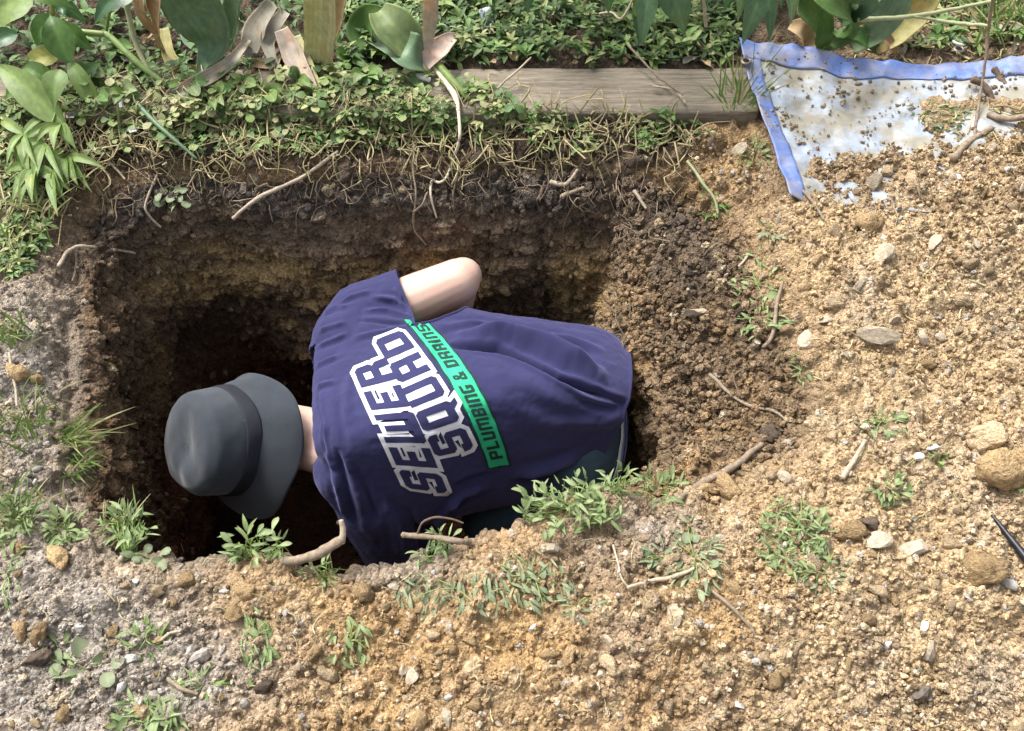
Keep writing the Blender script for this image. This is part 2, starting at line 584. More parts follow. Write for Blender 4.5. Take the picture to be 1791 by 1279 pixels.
c = lerp(c, BRN * 0.8, in_tarp * sstep(0.5, -0.2, m1) * 0.5)
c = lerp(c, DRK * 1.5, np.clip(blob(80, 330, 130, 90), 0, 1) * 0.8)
cg = c
# walls: dark topsoil, brown subsoil, ochre clay, red-brown at the foot
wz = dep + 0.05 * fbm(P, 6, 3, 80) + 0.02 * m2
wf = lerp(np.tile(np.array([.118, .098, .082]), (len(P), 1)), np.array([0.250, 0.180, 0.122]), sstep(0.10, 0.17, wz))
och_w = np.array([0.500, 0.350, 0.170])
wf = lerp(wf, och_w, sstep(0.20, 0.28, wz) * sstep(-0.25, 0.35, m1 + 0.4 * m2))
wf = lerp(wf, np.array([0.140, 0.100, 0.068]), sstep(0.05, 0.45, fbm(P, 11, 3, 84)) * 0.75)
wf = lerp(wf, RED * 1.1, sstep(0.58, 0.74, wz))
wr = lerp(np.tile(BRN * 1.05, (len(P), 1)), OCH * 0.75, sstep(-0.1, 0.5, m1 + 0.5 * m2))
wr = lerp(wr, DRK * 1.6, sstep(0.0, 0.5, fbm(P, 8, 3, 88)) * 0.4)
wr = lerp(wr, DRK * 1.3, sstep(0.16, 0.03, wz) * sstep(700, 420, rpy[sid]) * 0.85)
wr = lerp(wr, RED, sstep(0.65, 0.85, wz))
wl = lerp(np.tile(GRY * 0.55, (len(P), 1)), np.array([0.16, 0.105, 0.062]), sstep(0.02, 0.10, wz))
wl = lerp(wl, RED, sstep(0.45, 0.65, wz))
wsum = (w_far + w_right + w_left + w_near + 1e-3)[sid]
cw = (wf * w_far[sid][:, None] + wr * w_right[sid][:, None] + wl * (w_left + w_near + 1e-3)[sid][:, None]) / wsum[:, None]
cw = cw * (0.85 + 0.5 * np.clip(D2, 0, 0.4))[:, None] * (1 + 0.35 * m2 + 0.25 * fin)[:, None]
cw = lerp(cw, np.array([.46, .36, .22]), (I2 > 0.88) * (D2 > 0.12) * 0.6)
cf = lerp(np.tile(RED * 0.55, (len(P), 1)), np.array([0.022, 0.012, 0.008]), sstep(-0.3, 0.4, m1))  # damp red-brown floor, darkened further so the colour carries the pit's shade
wb = np.clip((ring - n_out + 2) / 10.0, 0, 1)
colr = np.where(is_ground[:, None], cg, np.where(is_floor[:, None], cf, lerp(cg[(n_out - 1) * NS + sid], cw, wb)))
colr = np.clip(colr, 0.005, 0.85)

MAT_SOIL = soil_mat('soil')
def ring_faces(r0, r1):
    a = np.arange(r0, r1)[:, None] * NS + np.arange(NS)[None, :]
    b = np.arange(r0, r1)[:, None] * NS + (np.arange(NS)[None, :] + 1) % NS
    return np.stack([a, b, b + NS, a + NS], 2).reshape(-1, 4)
def sub(name, r0, r1):
    v = Pd[r0 * NS:(r1 + 1) * NS]
    f = ring_faces(0, r1 - r0)
    me = mesh_np(name, v, f[:, ::-1])
    set_color(me, colr[r0 * NS:(r1 + 1) * NS])
    o = obj(name, me, MAT_SOIL)
    tag(o, kind='structure')
    return o
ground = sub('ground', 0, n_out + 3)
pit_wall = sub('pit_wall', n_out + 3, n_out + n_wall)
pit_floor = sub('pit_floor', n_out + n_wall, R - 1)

# coarse copy for finding where a photo pixel meets the soil
_rs = np.unique(np.concatenate([np.arange(0, n_out - 1, 2), [n_out - 1], np.arange(n_out, R, 3), [R - 1]]))
_ss = np.arange(0, NS, 3)
_g = Pd.reshape(R, NS, 3)[_rs][:, _ss]
_k = len(_ss)
_a = np.arange(len(_rs) - 1)[:, None] * _k + np.arange(_k)[None, :]
_b = np.arange(len(_rs) - 1)[:, None] * _k + (np.arange(_k)[None, :] + 1) % _k
_fc = np.stack([_a, _a + _k, _b + _k, _b], 2).reshape(-1, 4)
SOIL = BVHTree.FromPolygons(_g.reshape(-1, 3).tolist(), _fc.tolist())

def G(px, py, lift=0.0):
    """the soil point seen at a photo pixel, and the soil's normal there"""
    d = ray(px, py)
    d = d / np.linalg.norm(d)
    loc, n, i, dist = SOIL.ray_cast(V3(CAMP), V3(d), 20)
    if loc is None:
        q = U(px, py, 0.0)
        return Vector((q[0], q[1], 0.0 + lift)), Vector((0, 0, 1))
    if n.dot(V3(d)) > 0:
        n = -n
    return loc + n * lift, n

def drop(x, y):
    loc, n, i, dist = SOIL.ray_cast(Vector((x, y, 3)), Vector((0, 0, -1)), 20)
    if loc is None:
        return Vector((x, y, 0)), Vector((0, 0, 1))
    return loc, (n if n.z > 0 else -n)
# ================================================================== THE PERSON IN THE PIT
def capsule(p0, r0, p1, r1, n=18):
    """tapered round-ended limb segment (closed)"""
    p0, p1 = np.asarray(p0, float), np.asarray(p1, float)
    ax = p1 - p0
    L = np.linalg.norm(ax)
    ax = ax / max(L, 1e-9)
    a = np.cross(ax, [0.31, 0.2, 0.93]); a /= np.linalg.norm(a)
    b = np.cross(ax, a)
    prof = []
    for k in range(1, 6):
        th = k / 6 * math.pi / 2
        prof.append((-r0 * math.cos(th), r0 * math.sin(th), 0))
    for k in range(0, 7):
        t = k / 6
        prof.append((L * t, r0 + (r1 - r0) * t, 0))
    for k in range(1, 6):
        th = k / 6 * math.pi / 2
        prof.append((L + r1 * math.sin(th), r1 * math.cos(th), 0))
    v = [p0 - ax * r0]
    for (h, r, _) in prof:
        for j in range(n):
            t = 2 * math.pi * j / n
            v.append(p0 + ax * h + (a * math.cos(t) + b * math.sin(t)) * r)
    v.append(p1 + ax * r1)
    f = []
    m = len(prof)
    for j in range(n):
        f.append((0, 1 + (j + 1) % n, 1 + j))
        f.append((len(v) - 1, 1 + (m - 1) * n + j, 1 + (m - 1) * n + (j + 1) % n))
    for i in range(m - 1):
        for j in range(n):
            f.append((1 + i * n + j, 1 + i * n + (j + 1) % n, 1 + (i + 1) * n + (j + 1) % n, 1 + (i + 1) * n + j))
    return v, f

def ellipsoid(c, ax, nu=24, nv=14):
    """ax: 3 half-axis vectors"""
    c = np.asarray(c, float)
    A = np.array(ax, float)
    v = [c + A[2]]
    for i in range(1, nv):
        th = math.pi * i / nv
        for j in range(nu):
            ph = 2 * math.pi * j / nu
            v.append(c + A[0] * math.sin(th) * math.cos(ph) + A[1] * math.sin(th) * math.sin(ph) + A[2] * math.cos(th))
    v.append(c - A[2])
    f = []
    for j in range(nu):
        f.append((0, 1 + j, 1 + (j + 1) % nu))
        f.append((len(v) - 1, 1 + (nv - 2) * nu + (j + 1) % nu, 1 + (nv - 2) * nu + j))
    for i in range(nv - 2):
        for j in range(nu):
            f.append((1 + i * nu + j, 1 + (i + 1) * nu + j, 1 + (i + 1) * nu + (j + 1) % nu, 1 + i * nu + (j + 1) % nu))
    return v, f

def fuse(pieces, voxel, smooth=6, fac=0.5):
    """merge closed pieces into one continuous skin"""
    v, f = [], []
    for pv, pf in pieces:
        o = len(v)
        v += [tuple(map(float, q)) for q in pv]
        f += [tuple(i + o for i in q) for q in pf]
    me = bpy.data.meshes.new('tmp')
    me.from_pydata(v, [], f)
    bm = bmesh.new(); bm.from_mesh(me)
    bmesh.ops.recalc_face_normals(bm, faces=bm.faces)
    bm.to_mesh(me); bm.free()
    o = bpy.data.objects.new('tmp', me)
    COL.objects.link(o)
    r = o.modifiers.new('r', 'REMESH'); r.mode = 'VOXEL'; r.voxel_size = voxel; r.use_smooth_shade = True
    s = o.modifiers.new('s', 'SMOOTH'); s.factor = fac; s.iterations = smooth
    dg = bpy.context.evaluated_depsgraph_get()
    dg.update()
    out = bpy.data.meshes.new_from_object(o.evaluated_get(dg))
    bpy.data.objects.remove(o)
    bpy.data.meshes.remove(me)
    return out

def mesh_arrays(me):
    v = np.empty(len(me.vertices) * 3, np.float32)
    me.vertices.foreach_get('co', v)
    n = np.empty(len(me.vertices) * 3, np.float32)
    me.vertices.foreach_get('normal', n)
    return v.reshape(-1, 3), n.reshape(-1, 3)

def loft(sections, n=48, cap=True, steps=6):
    """closed smooth rings through control points, splined from ring to ring"""
    rings = []
    for s in sections:
        rings.append(closed_spline(np.array(s), n))
    rings = np.array(rings)
    k = len(rings)
    out = []
    for i in range(k - 1):
        p0, p1, p2, p3 = rings[max(i - 1, 0)], rings[i], rings[i + 1], rings[min(i + 2, k - 1)]
        for q in range(steps):
            f = q / steps
            out.append(0.5 * ((2 * p1) + (-p0 + p2) * f + (2 * p0 - 5 * p1 + 4 * p2 - p3) * f ** 2 + (-p0 + 3 * p1 - 3 * p2 + p3) * f ** 3))
    out.append(rings[-1])
    m = len(out)
    v = [q for r in out for q in r]
    f = []
    for i in range(m - 1):
        for j in range(n):
            f.append((i * n + j, i * n + (j + 1) % n, (i + 1) * n + (j + 1) % n, (i + 1) * n + j))
    c0, c1 = out[0].mean(0), out[-1].mean(0)
    v += [c0, c1]
    for j in range(n):
        f.append((len(v) - 2, (j + 1) % n, j))
        f.append((len(v) - 1, (m - 1) * n + j, (m - 1) * n + (j + 1) % n))
    return v, f

person = empty('person', (U(960, 760, -0.3)[0], U(960, 760, -0.3)[1], -PIT_D))
tag(person, 'person in navy printed T-shirt and dark bucket hat bending over inside the dug pit', 'person')
PO = np.array(person.location)

def pobj(name, me, mat, parent=None):
    """part of the person, kept in the person's own space"""
    me.transform(Matrix.Translation(-Vector(PO)))
    return obj(name, me, mat, parent or person)

# --- shirt: rings (far side, spine, near side, belly) at eight stations from collar to hem
ST = [((546, 716, -.215), (546, 762, -.178), (566, 815, -.26), .05),
      ((540, 600, -.205), (582, 752, -.135), (592, 885, -.34), .13),
      ((590, 522, -.205), (660, 738, -.112), (650, 905, -.37), .17),
      ((706, 524, -.188), (752, 712, -.105), (742, 918, -.40), .18),
      ((846, 546, -.197), (862, 690, -.115), (850, 890, -.42), .17),
      ((956, 562, -.217), (972, 682, -.135), (960, 870, -.43), .16),
      ((1046, 576, -.245), (1062, 686, -.170), (1062, 850, -.44), .15),
      ((1098, 606, -.275), (1110, 698, -.215), (1092, 836, -.45), .14),
      ((1150, 634, -.315), (1160, 710, -.265), (1136, 826, -.46), .12)]
secs = []
for F_, T_, N_, dd_ in ST:
    f3, t3, n3 = U(*F_), U(*T_), U(*N_)
    b3 = (f3 + n3) / 2 - np.array([0, 0, dd_])
    ft = (f3 + t3) / 2 + np.array([0, 0.012, 0.022])
    tn = (t3 + n3) / 2 + np.array([0, -0.018, 0.026])
    secs.append([f3, ft, t3, tn, n3, (n3 + b3) / 2 + np.array([0, -.03, -.03]), b3, (b3 + f3) / 2 + np.array([0, .03, -.03])])
SH_F, EL_F = U(640, 562, -.230), U(800, 492, -.185)        # far (right) shoulder and elbow
SH_N, EL_N = U(655, 868, -.36), U(705, 965, -.66)          # near (left) shoulder and elbow
slv_f = capsule(SH_F, .088, SH_F + (EL_F - SH_F) * .60, .074)
slv_n = capsule(SH_N, .088, SH_N + (EL_N - SH_N) * .85, .092)
shirt_me = fuse([loft(secs), slv_f, slv_n,
                 capsule(U(600, 600, -.21), .07, SH_F, .08), capsule(U(612, 820, -.27), .075, SH_N, .08)], 0.0052, 9, 0.5)
# openings: collar, hem, cuffs
bm = bmesh.new(); bm.from_mesh(shirt_me)
def cut(bm, co, no, near=None, rad=9):
    co, no = V3(co), V3(no).normalized()
    if near is None:
        geom = bm.verts[:] + bm.edges[:] + bm.faces[:]
    else:
        fs = [f for f in bm.faces if (f.calc_center_median() - V3(near)).length < rad]
        es = {e for f in fs for e in f.edges}; vsx = {v for f in fs for v in f.verts}
        geom = list(vsx) + list(es) + fs
    bmesh.ops.bisect_plane(bm, geom=geom, plane_co=co, plane_no=no, clear_outer=True)
t7, t5 = U(*ST[7][1]), U(*ST[5][1])
hem_dir = np.array([0.93, -0.16, -0.30])
cut(bm, U(1102, 680, -.2), hem_dir)
neck_c = U(553, 766, -.215)
cut(bm, U(541, 764, -.2), np.array([-0.96, -0.06, 0.10]), neck_c, .20)
ad = (EL_F - SH_F) / np.linalg.norm(EL_F - SH_F)
cuff_f = SH_F + (EL_F - SH_F) * .47
cut(bm, cuff_f, ad, cuff_f, .135)
nd = (EL_N - SH_N) / np.linalg.norm(EL_N - SH_N)
cuff_n = SH_N + (EL_N - SH_N) * .98
cut(bm, cuff_n, nd, cuff_n, .15)
for v in [v for v in bm.verts if not v.link_faces]:
    bm.verts.remove(v)
bmesh.ops.subdivide_edges(bm, edges=[e for e in bm.edges if e.calc_length() > 0.0035 and (e.verts[0].co.z > -0.5)], cuts=1, use_grid_fill=True)
bmesh.ops.triangulate(bm, faces=bm.faces)
bm.to_mesh(shirt_me); bm.free()
shirt_me.update()

# --- folds in the cloth: ridges (+) and creases (-) traced over the back
sv, sn = mesh_arrays(shirt_me)
SB = BVHTree.FromPolygons(sv.tolist(), [tuple(p.vertices) for p in shirt_me.polygons])
def on_shirt(px, py, bvh):
    d = ray(px, py); d = d / np.linalg.norm(d)
    l, n, i, _ = bvh.ray_cast(V3(CAMP), V3(d), 10)
    return l, n
FOLDS = [  # pixels, height in mm, half width in mm
    ([(816, 586), (880, 592), (935, 606), (990, 628), (1045, 652), (1106, 674)], 25, 19),
    ([(796, 604), (868, 611), (923, 631), (978, 659), (1033, 685), (1090, 706)], -17, 7),
    ([(770, 572), (840, 566), (904, 578), (980, 592), (1050, 612)], 7, 10),
    ([(800, 578), (880, 584), (960, 606), (1040, 634)], -5, 7),
    ([(905, 830), (960, 818), (1020, 795), (1082, 758)], 9, 15),
    ([(900, 842), (965, 834), (1030, 812), (1090, 776)], -6, 10),
    ([(1012, 700), (1050, 712), (1092, 716)], -5, 9), ([(960, 735), (1020, 740), (1085, 735)], 5, 16),
    ([(532, 596), (560, 578), (600, 566)], 5, 6), ([(530, 628), (556, 606), (606, 586)], 5, 6), ([(528, 662), (552, 640), (590, 622)], 4.5, 6),
    ([(530, 690), (556, 676), (584, 668)], 4.5, 6), ([(540, 580), (566, 552), (610, 534)], 5, 7), ([(575, 545), (610, 520), (650, 510)], 4, 6),
    ([(640, 545), (680, 545), (716, 556)], 5, 6), ([(630, 562), (676, 566), (712, 566)], -4, 5), ([(655, 520), (690, 524), (706, 540)], 5, 6),
    ([(622, 590), (664, 582), (700, 574)], 3.5, 6), ([(690, 505), (700, 520), (706, 538)], 4, 4),
    ([(574, 800), (590, 850), (606, 905)], 6, 7), ([(590, 790), (606, 850), (622, 915)], -5, 6), ([(604, 800), (626, 860), (640, 930)], 5, 8),
    ([(640, 850), (655, 900), (664, 960)], -5, 7), ([(668, 870), (690, 920), (700, 972)], 6, 10), ([(715, 890), (735, 930), (740, 972)], -6, 8),
    ([(760, 880), (778, 920), (784, 960)], 6, 9), ([(800, 860), (770, 905), (752, 950)], 6, 9), ([(560, 700), (570, 750), (576, 800)], 3, 5),
    ([(556, 690), (566, 740), (570, 790)], -3, 4), ([(850, 850), (810, 862), (780, 885)], 7, 10), ([(870, 828), (820, 838), (790, 850)], -5, 9),
    ([(760, 590), (748, 620), (752, 660)], 2.5, 9), ([(905, 660), (950, 690), (1010, 716)], 3.0, 14), ([(880, 700), (940, 740), (1010, 766)], 2.5, 16),
    ([(612, 650), (606, 690), (610, 730)], 2.5, 9), ([(590, 700), (596, 740), (606, 780)], -2.5, 8),
    ([(700, 600), (690, 640), (700, 690)], 1.8, 12), ([(860, 640), (880, 690), (900, 760)], 2, 18)]
disp = np.zeros(len(sv), np.float32)
for pts, amp, wid in FOLDS:
    q = [on_shirt(a, b, SB)[0] for a, b in pts]
    q = np.array([list(x) for x in q if x is not None])
    if len(q) < 2:
        continue
    best = np.full(len(sv), 9.0); tt = np.zeros(len(sv))
    for i in range(len(q) - 1):
        e = q[i + 1] - q[i]
        t = np.clip(((sv - q[i]) @ e) / (e @ e + 1e-12), 0, 1)
        d = np.linalg.norm(sv - q[i] - t[:, None] * e, axis=1)
        m = d < best
        best = np.where(m, d, best); tt = np.where(m, (i + t) / (len(q) - 1), tt)
    w = wid * 0.001
    best = best + 0.15 * w * fbm(sv, 30, 2, 5)
    taper = np.clip(np.minimum(tt, 1 - tt) * 4 + 0.25, 0, 1)
    disp += 1.7 * amp * 0.001 * taper * (np.exp(-(best / w) ** 2) - 0.25 * np.exp(-((best - 1.9 * w) / w) ** 2))
disp += 0.0042 * fbm(sv * np.array([0.6, 1.0, 1.0]), 22, 3, 91) + 0.0012 * fbm(sv, 70, 2, 93) + 0.004 * fbm(sv, 7, 2, 95)
sv2 = sv + sn * disp[:, None]
shirt_me.vertices.foreach_set('co', sv2.ravel())
shirt_me.update()
for p in shirt_me.polygons:
    p.use_smooth = True
SHIRT_POLYS = [tuple(p.vertices) for p in shirt_me.polygons]
SB = BVHTree.FromPolygons(sv2.tolist(), SHIRT_POLYS)

m, nt, bs, out = new_mat('navy_cotton')
wv = noise_tex(nt, 1400, 2, 0.5)
cl = noise_tex(nt, 9, 4, 0.6)
cc = mixc(nt, 'MULTIPLY', 1.0, (0.031, 0.031, 0.092), ramp(nt, wv, 0.3, 0.8, 0.7, 1.2))
cc = mixc(nt, 'MULTIPLY', 1.0, cc, ramp(nt, cl, 0.3, 0.88, 0.7, 1.12))
nt.links.new(cc, bs.inputs['Base Color'])
bs.inputs['Roughness'].default_value = 0.92
bs.inputs['Specular IOR Level'].default_value = 0.2
bs.inputs['Sheen Weight'].default_value = 0.25
bs.inputs['Sheen Roughness'].default_value = 0.5
bs.inputs['Sheen Tint'].default_value = (0.55, 0.55, 0.95, 1)
bump(nt, bs, wv, 0.35, 0.0008)
MAT_NAVY = m
shirt = pobj('shirt', shirt_me, MAT_NAVY)
def edge_loops(me):
    bm = bmesh.new(); bm.from_mesh(me)
    es = {e for e in bm.edges if e.is_boundary}
    loops = []
    while es:
        e = es.pop(); a, b = e.verts
        lp = [a, b]
        while True:
            nx_ = [q for q in lp[-1].link_edges if q in es]
            if not nx_: break
            es.discard(nx_[0]); w_ = nx_[0].other_vert(lp[-1])
            if w_ is lp[0]: break
            lp.append(w_)
        loops.append(np.array([v.co[:] for v in lp]))
    bm.free()
    return loops
def rib(name, loop, rad, mat, shift):
    n = max(40, int(len(loop) / 3))
    L = loop[np.linspace(0, len(loop) - 1, n, endpoint=False).astype(int)]
    for _ in range(3):
        L = (np.roll(L, 1, 0) + 2 * L + np.roll(L, -1, 0)) / 4
    tg = np.roll(L, -1, 0) - np.roll(L, 1, 0); tg /= np.linalg.norm(tg, axis=1)[:, None] + 1e-9
    a = (L - L.mean(0)); a -= tg * np.sum(a * tg, 1)[:, None]; a /= np.linalg.norm(a, axis=1)[:, None] + 1e-9
    b = np.cross(tg, a)
    th = np.linspace(0, 2 * np.pi, 10, endpoint=False)
    v = (L + shift)[:, None, :] + a[:, None, :] * (np.cos(th) * rad * .45)[None, :, None] + b[:, None, :] * (np.sin(th) * rad)[None, :, None]
    i = np.arange(n)[:, None] * 10; i2 = (np.arange(n)[:, None] + 1) % n * 10
    j = np.arange(10)[None, :]; j2 = (j + 1) % 10
    f = np.stack([i + j, i + j2, i2 + j2, i2 + j], 2).reshape(-1, 4)
    return pobj(name, mesh_np(name, v.reshape(-1, 3) + PO, f), mat, shirt)
for lp in edge_loops(shirt_me):
    if len(lp) < 40: continue
    c_ = lp.mean(0) + PO
    if np.linalg.norm(c_ - neck_c) < .12: rib('collar', lp, .009, MAT_NAVY, np.zeros(3))
    elif np.linalg.norm(c_ - cuff_f) < .08: rib('cuff', lp, .004, MAT_NAVY, np.zeros(3))
    elif c_[0] > .1: rib('shirt_hem', lp, .004, MAT_NAVY, np.zeros(3))
shirt['label'] = 'navy T-shirt with white block lettering and a green band across the back'
so = shirt.modifiers.new('thickness', 'SOLIDIFY')
so.thickness = 0.0025
so.offset = -1

# --- print on the back
BLOCK = {  # outlines on a 4 wide x 6 high grid, corners cut like the squared lettering
    'S': [[(0, .6), (.6, 0), (3.4, 0), (4, .6), (4, 3.0), (3.4, 3.55), (1.2, 3.55), (1.2, 4.8), (2.75, 4.8), (2.75, 4.4), (4.2, 4.4), (4.2, 5.5), (3.6, 6), (.6, 6), (0, 5.4), (0, 3.0), (.6, 2.45), (2.8, 2.45), (2.8, 1.2), (1.25, 1.2), (1.25, 1.6), (-.2, 1.6)]],
    'E': [[(0, 0), (4, 0), (4, 1.3), (1.3, 1.3), (1.3, 2.4), (3.2, 2.4), (3.2, 3.6), (1.3, 3.6), (1.3, 4.7), (4, 4.7), (4, 6), (0, 6)]],
    'W': [[(0.4, 0), (5.6, 0), (6, .5), (6, 6), (4.75, 6), (4.75, 1.3), (3.6, 1.3), (3.6, 5.2), (2.4, 5.2), (2.4, 1.3), (1.25, 1.3), (1.25, 6), (0, 6), (0, .5)]],
    'R': [[(0, 0), (1.3, 0), (1.3, 2), (2.7, 2), (2.7, 0), (4, 0), (4, 2.3), (3.5, 2.8), (4, 3.3), (4, 5.4), (3.4, 6), (0, 6)], [(1.3, 3.4), (1.3, 4.7), (2.7, 4.7), (2.7, 3.4)]],
    'Q': [[(.6, 0), (2.2, 0), (3.0, -.9), (4.1, -.9), (3.5, .1), (4, .6), (4, 5.4), (3.4, 6), (.6, 6), (0, 5.4), (0, .6)], [(1.4, 1.4), (1.4, 4.6), (2.6, 4.6), (2.6, 1.4)]],
    'U': [[(.6, 0), (3.4, 0), (4, .6), (4, 6), (2.7, 6), (2.7, 1.3), (1.3, 1.3), (1.3, 6), (0, 6), (0, .6)]],
    'A': [[(0, 0), (1.3, 0), (1.3, 1.9), (2.7, 1.9), (2.7, 0), (4, 0), (4, 5.4), (3.4, 6), (.6, 6), (0, 5.4)], [(1.35, 3.2), (1.35, 4.7), (2.65, 4.7), (2.65, 3.2)]],
    'D': [[(0, 0), (3.4, 0), (4, .6), (4, 5.4), (3.4, 6), (0, 6)], [(1.35, 1.35), (1.35, 4.65), (2.65, 4.65), (2.65, 1.35)]],
    'P': [[(0, 0), (1.3, 0), (1.3, 2), (3.4, 2), (4, 2.6), (4, 5.4), (3.4, 6), (0, 6)], [(1.3, 3.3), (1.3, 4.7), (2.7, 4.7), (2.7, 3.3)]],
    'L': [[(0, 0), (3.6, 0), (3.6, 1.3), (1.3, 1.3), (1.3, 6), (0, 6)]],
    'M': [[(0, 0), (1.25, 0), (1.25, 4.7), (2.4, 4.7), (2.4, .8), (3.6, .8), (3.6, 4.7), (4.75, 4.7), (4.75, 0), (6, 0), (6, 5.5), (5.5, 6), (.5, 6), (0, 5.5)]],
    'B': [[(0, 0), (3.4, 0), (4, .6), (4, 2.5), (3.6, 3), (4, 3.5), (4, 5.4), (3.4, 6), (0, 6)], [(1.3, 1.2), (1.3, 2.4), (2.7, 2.4), (2.7, 1.2)], [(1.3, 3.6), (1.3, 4.8), (2.7, 4.8), (2.7, 3.6)]],
    'I': [[(0, 0), (1.4, 0), (1.4, 6), (0, 6)]],
    'N': [[(0, 0), (1.3, 0), (1.3, 4.7), (2.7, 4.7), (2.7, 0), (4, 0), (4, 5.4), (3.4, 6), (0, 6)]],
    'G': [[(.6, 0), (3.4, 0), (4, .6), (4, 3.2), (2.2, 3.2), (2.2, 2.1), (2.7, 2.1), (2.7, 1.3), (1.3, 1.3), (1.3, 4.7), (4, 4.7), (4, 6), (.6, 6), (0, 5.4), (0, .6)]],
    '&': [[(.5, 0), (3, 0), (3.4, .4), (3.8, 0), (4.4, .5), (3.9, 1.1), (4, 2.6), (3, 2.6), (2.9, 2.2), (2.2, 3), (2.8, 3.6), (2.8, 5.4), (2.2, 6), (1, 6), (.4, 5.4), (.4, 3.8), (.8, 3.1), (0, 2.4), (0, .6)],
          [(1.2, 1.1), (1.2, 2.1), (1.5, 2.4), (2.5, 1.3), (2.3, 1.1)], [(1.3, 4), (1.3, 4.9), (1.9, 4.9), (1.9, 4)]],
}

def outline_mesh(contours, grow=0.0):
    """flat filled 2D polygons (holes allowed), optionally swollen outward, finely cut so they can lie on cloth"""
    cu = bpy.data.curves.new('tmp', 'CURVE')
    cu.dimensions = '2D'
    cu.fill_mode = 'BOTH'
    for c in contours:
        sp = cu.splines.new('POLY')
        sp.points.add(len(c) - 1)
        for p, (x, y) in zip(sp.points, c):
            p.co = (x, y, 0, 1)
        sp.use_cyclic_u = True
    o = bpy.data.objects.new('tmp', cu)
    COL.objects.link(o)
    dg = bpy.context.evaluated_depsgraph_get(); dg.update()
    me = bpy.data.meshes.new_from_object(o.evaluated_get(dg))
    bpy.data.objects.remove(o)
    bm = bmesh.new(); bm.from_mesh(me)
    bpy.data.meshes.remove(me)
    return bm

def grow_poly(c, g):
    """offset a closed outline outward by g (mitred, limited)"""
    c = np.array(c, float)
    area = 0.5 * np.sum(c[:, 0] * np.roll(c[:, 1], -1) - np.roll(c[:, 0], -1) * c[:, 1])
    s = 1 if area > 0 else -1
    e = np.roll(c, -1, 0) - c
    e /= np.linalg.norm(e, axis=1)[:, None]
    n = np.column_stack([e[:, 1], -e[:, 0]]) * s
    n0 = np.roll(n, 1, 0)
    b = n + n0
    b /= np.maximum(np.sum(b * n, axis=1), 0.55)[:, None]
    return (c + b * g).tolist()

def lay(bm, fmap, lift, maxlen, name, mat, parent):
    """cut finely, map to photo pixels, press onto the shirt"""
    bmesh.ops.triangulate(bm, faces=bm.faces)
    for _ in range(5):
        es = [e for e in bm.edges if e.calc_length() > maxlen]
        if not es:
            break
        bmesh.ops.subdivide_edges(bm, edges=es, cuts=1)
        bmesh.ops.triangulate(bm, faces=bm.faces)
    bad = []
    for v in bm.verts:
        x, y = fmap(v.co.x, v.co.y)
        l, n = on_shirt(x, y, SB)
        if l is None:
            bad.append(v); continue
        if n.dot(V3(ray(x, y))) > 0:
            n = -n
        v.co = l + n * lift
    if bad:
        bmesh.ops.delete(bm, geom=bad, context='VERTS')
    me = bpy.data.meshes.new(name)
    bm.to_mesh(me); bm.free()
    for p in me.polygons:
        p.use_smooth = True
    return pobj(name, me, mat, parent)

def qbez(p0, p1, p2, t):
    return ((1 - t) ** 2 * p0[0] + 2 * t * (1 - t) * p1[0] + t * t * p2[0], (1 - t) ** 2 * p0[1] + 2 * t * (1 - t) * p1[1] + t * t * p2[1])

def strip_map(base, top, W):
    """text strip between two quadratic curves of photo pixels: base line and cap line"""
    def fn(x, y):
        t = x / W
        b = qbez(*base, t); u = qbez(*top, t)
        s = y / 6.0
        return b[0] + (u[0] - b[0]) * s, b[1] + (u[1] - b[1]) * s
    return fn

MAT_PRINT_W = plain_mat('white_print', (0.80, 0.80, 0.84), 0.75, 500, (0.93, 1.04), 0.0004)
MAT_PRINT_G = plain_mat('green_print', (0.030, 0.50, 0.245), 0.7, 500, (0.92, 1.05), 0.0004)
MAT_PRINT_D = plain_mat('dark_print', (0.012, 0.045, 0.04), 0.8, 500, (0.9, 1.1), 0.0)

def text_line(word, gap):
    x, out = 0.0, []
    for ch in word:
        if ch == ' ':
            x += 2.2; continue
        wch = max(p[0] for p in BLOCK[ch][0])
        if ch == 'Q': wch = 4
        if ch == '&': wch = 4.2
        out.append((ch, x)); x += wch + gap
    return out, x - gap

lift_i = 0
for word, base, top in (('SEWER', ((783, 862), (742, 752), (676, 626)), ((711, 852), (665, 752), (618, 648))),
                        ('SQUAD', ((829, 783), (776, 668), (702, 578)), ((762, 798), (716, 700), (655, 597)))):
    glyphs, W = text_line(word, 1.0)
    fm = strip_map(base, top, W)
    for k, (ch, x0) in enumerate(glyphs):
        outer = [(x + x0, y) for x, y in BLOCK[ch][0]]
        lift_i += 1
        lay(outline_mesh([grow_poly(outer, 0.72)]), fm, 0.0012 + 0.00018 * (lift_i % 5), 0.7, 'letter_outline', MAT_PRINT_W, shirt)
        lay(outline_mesh([[(x + x0, y) for x, y in c_] for c_ in BLOCK[ch]]), fm, 0.0026, 0.7, 'letter', MAT_NAVY, shirt)
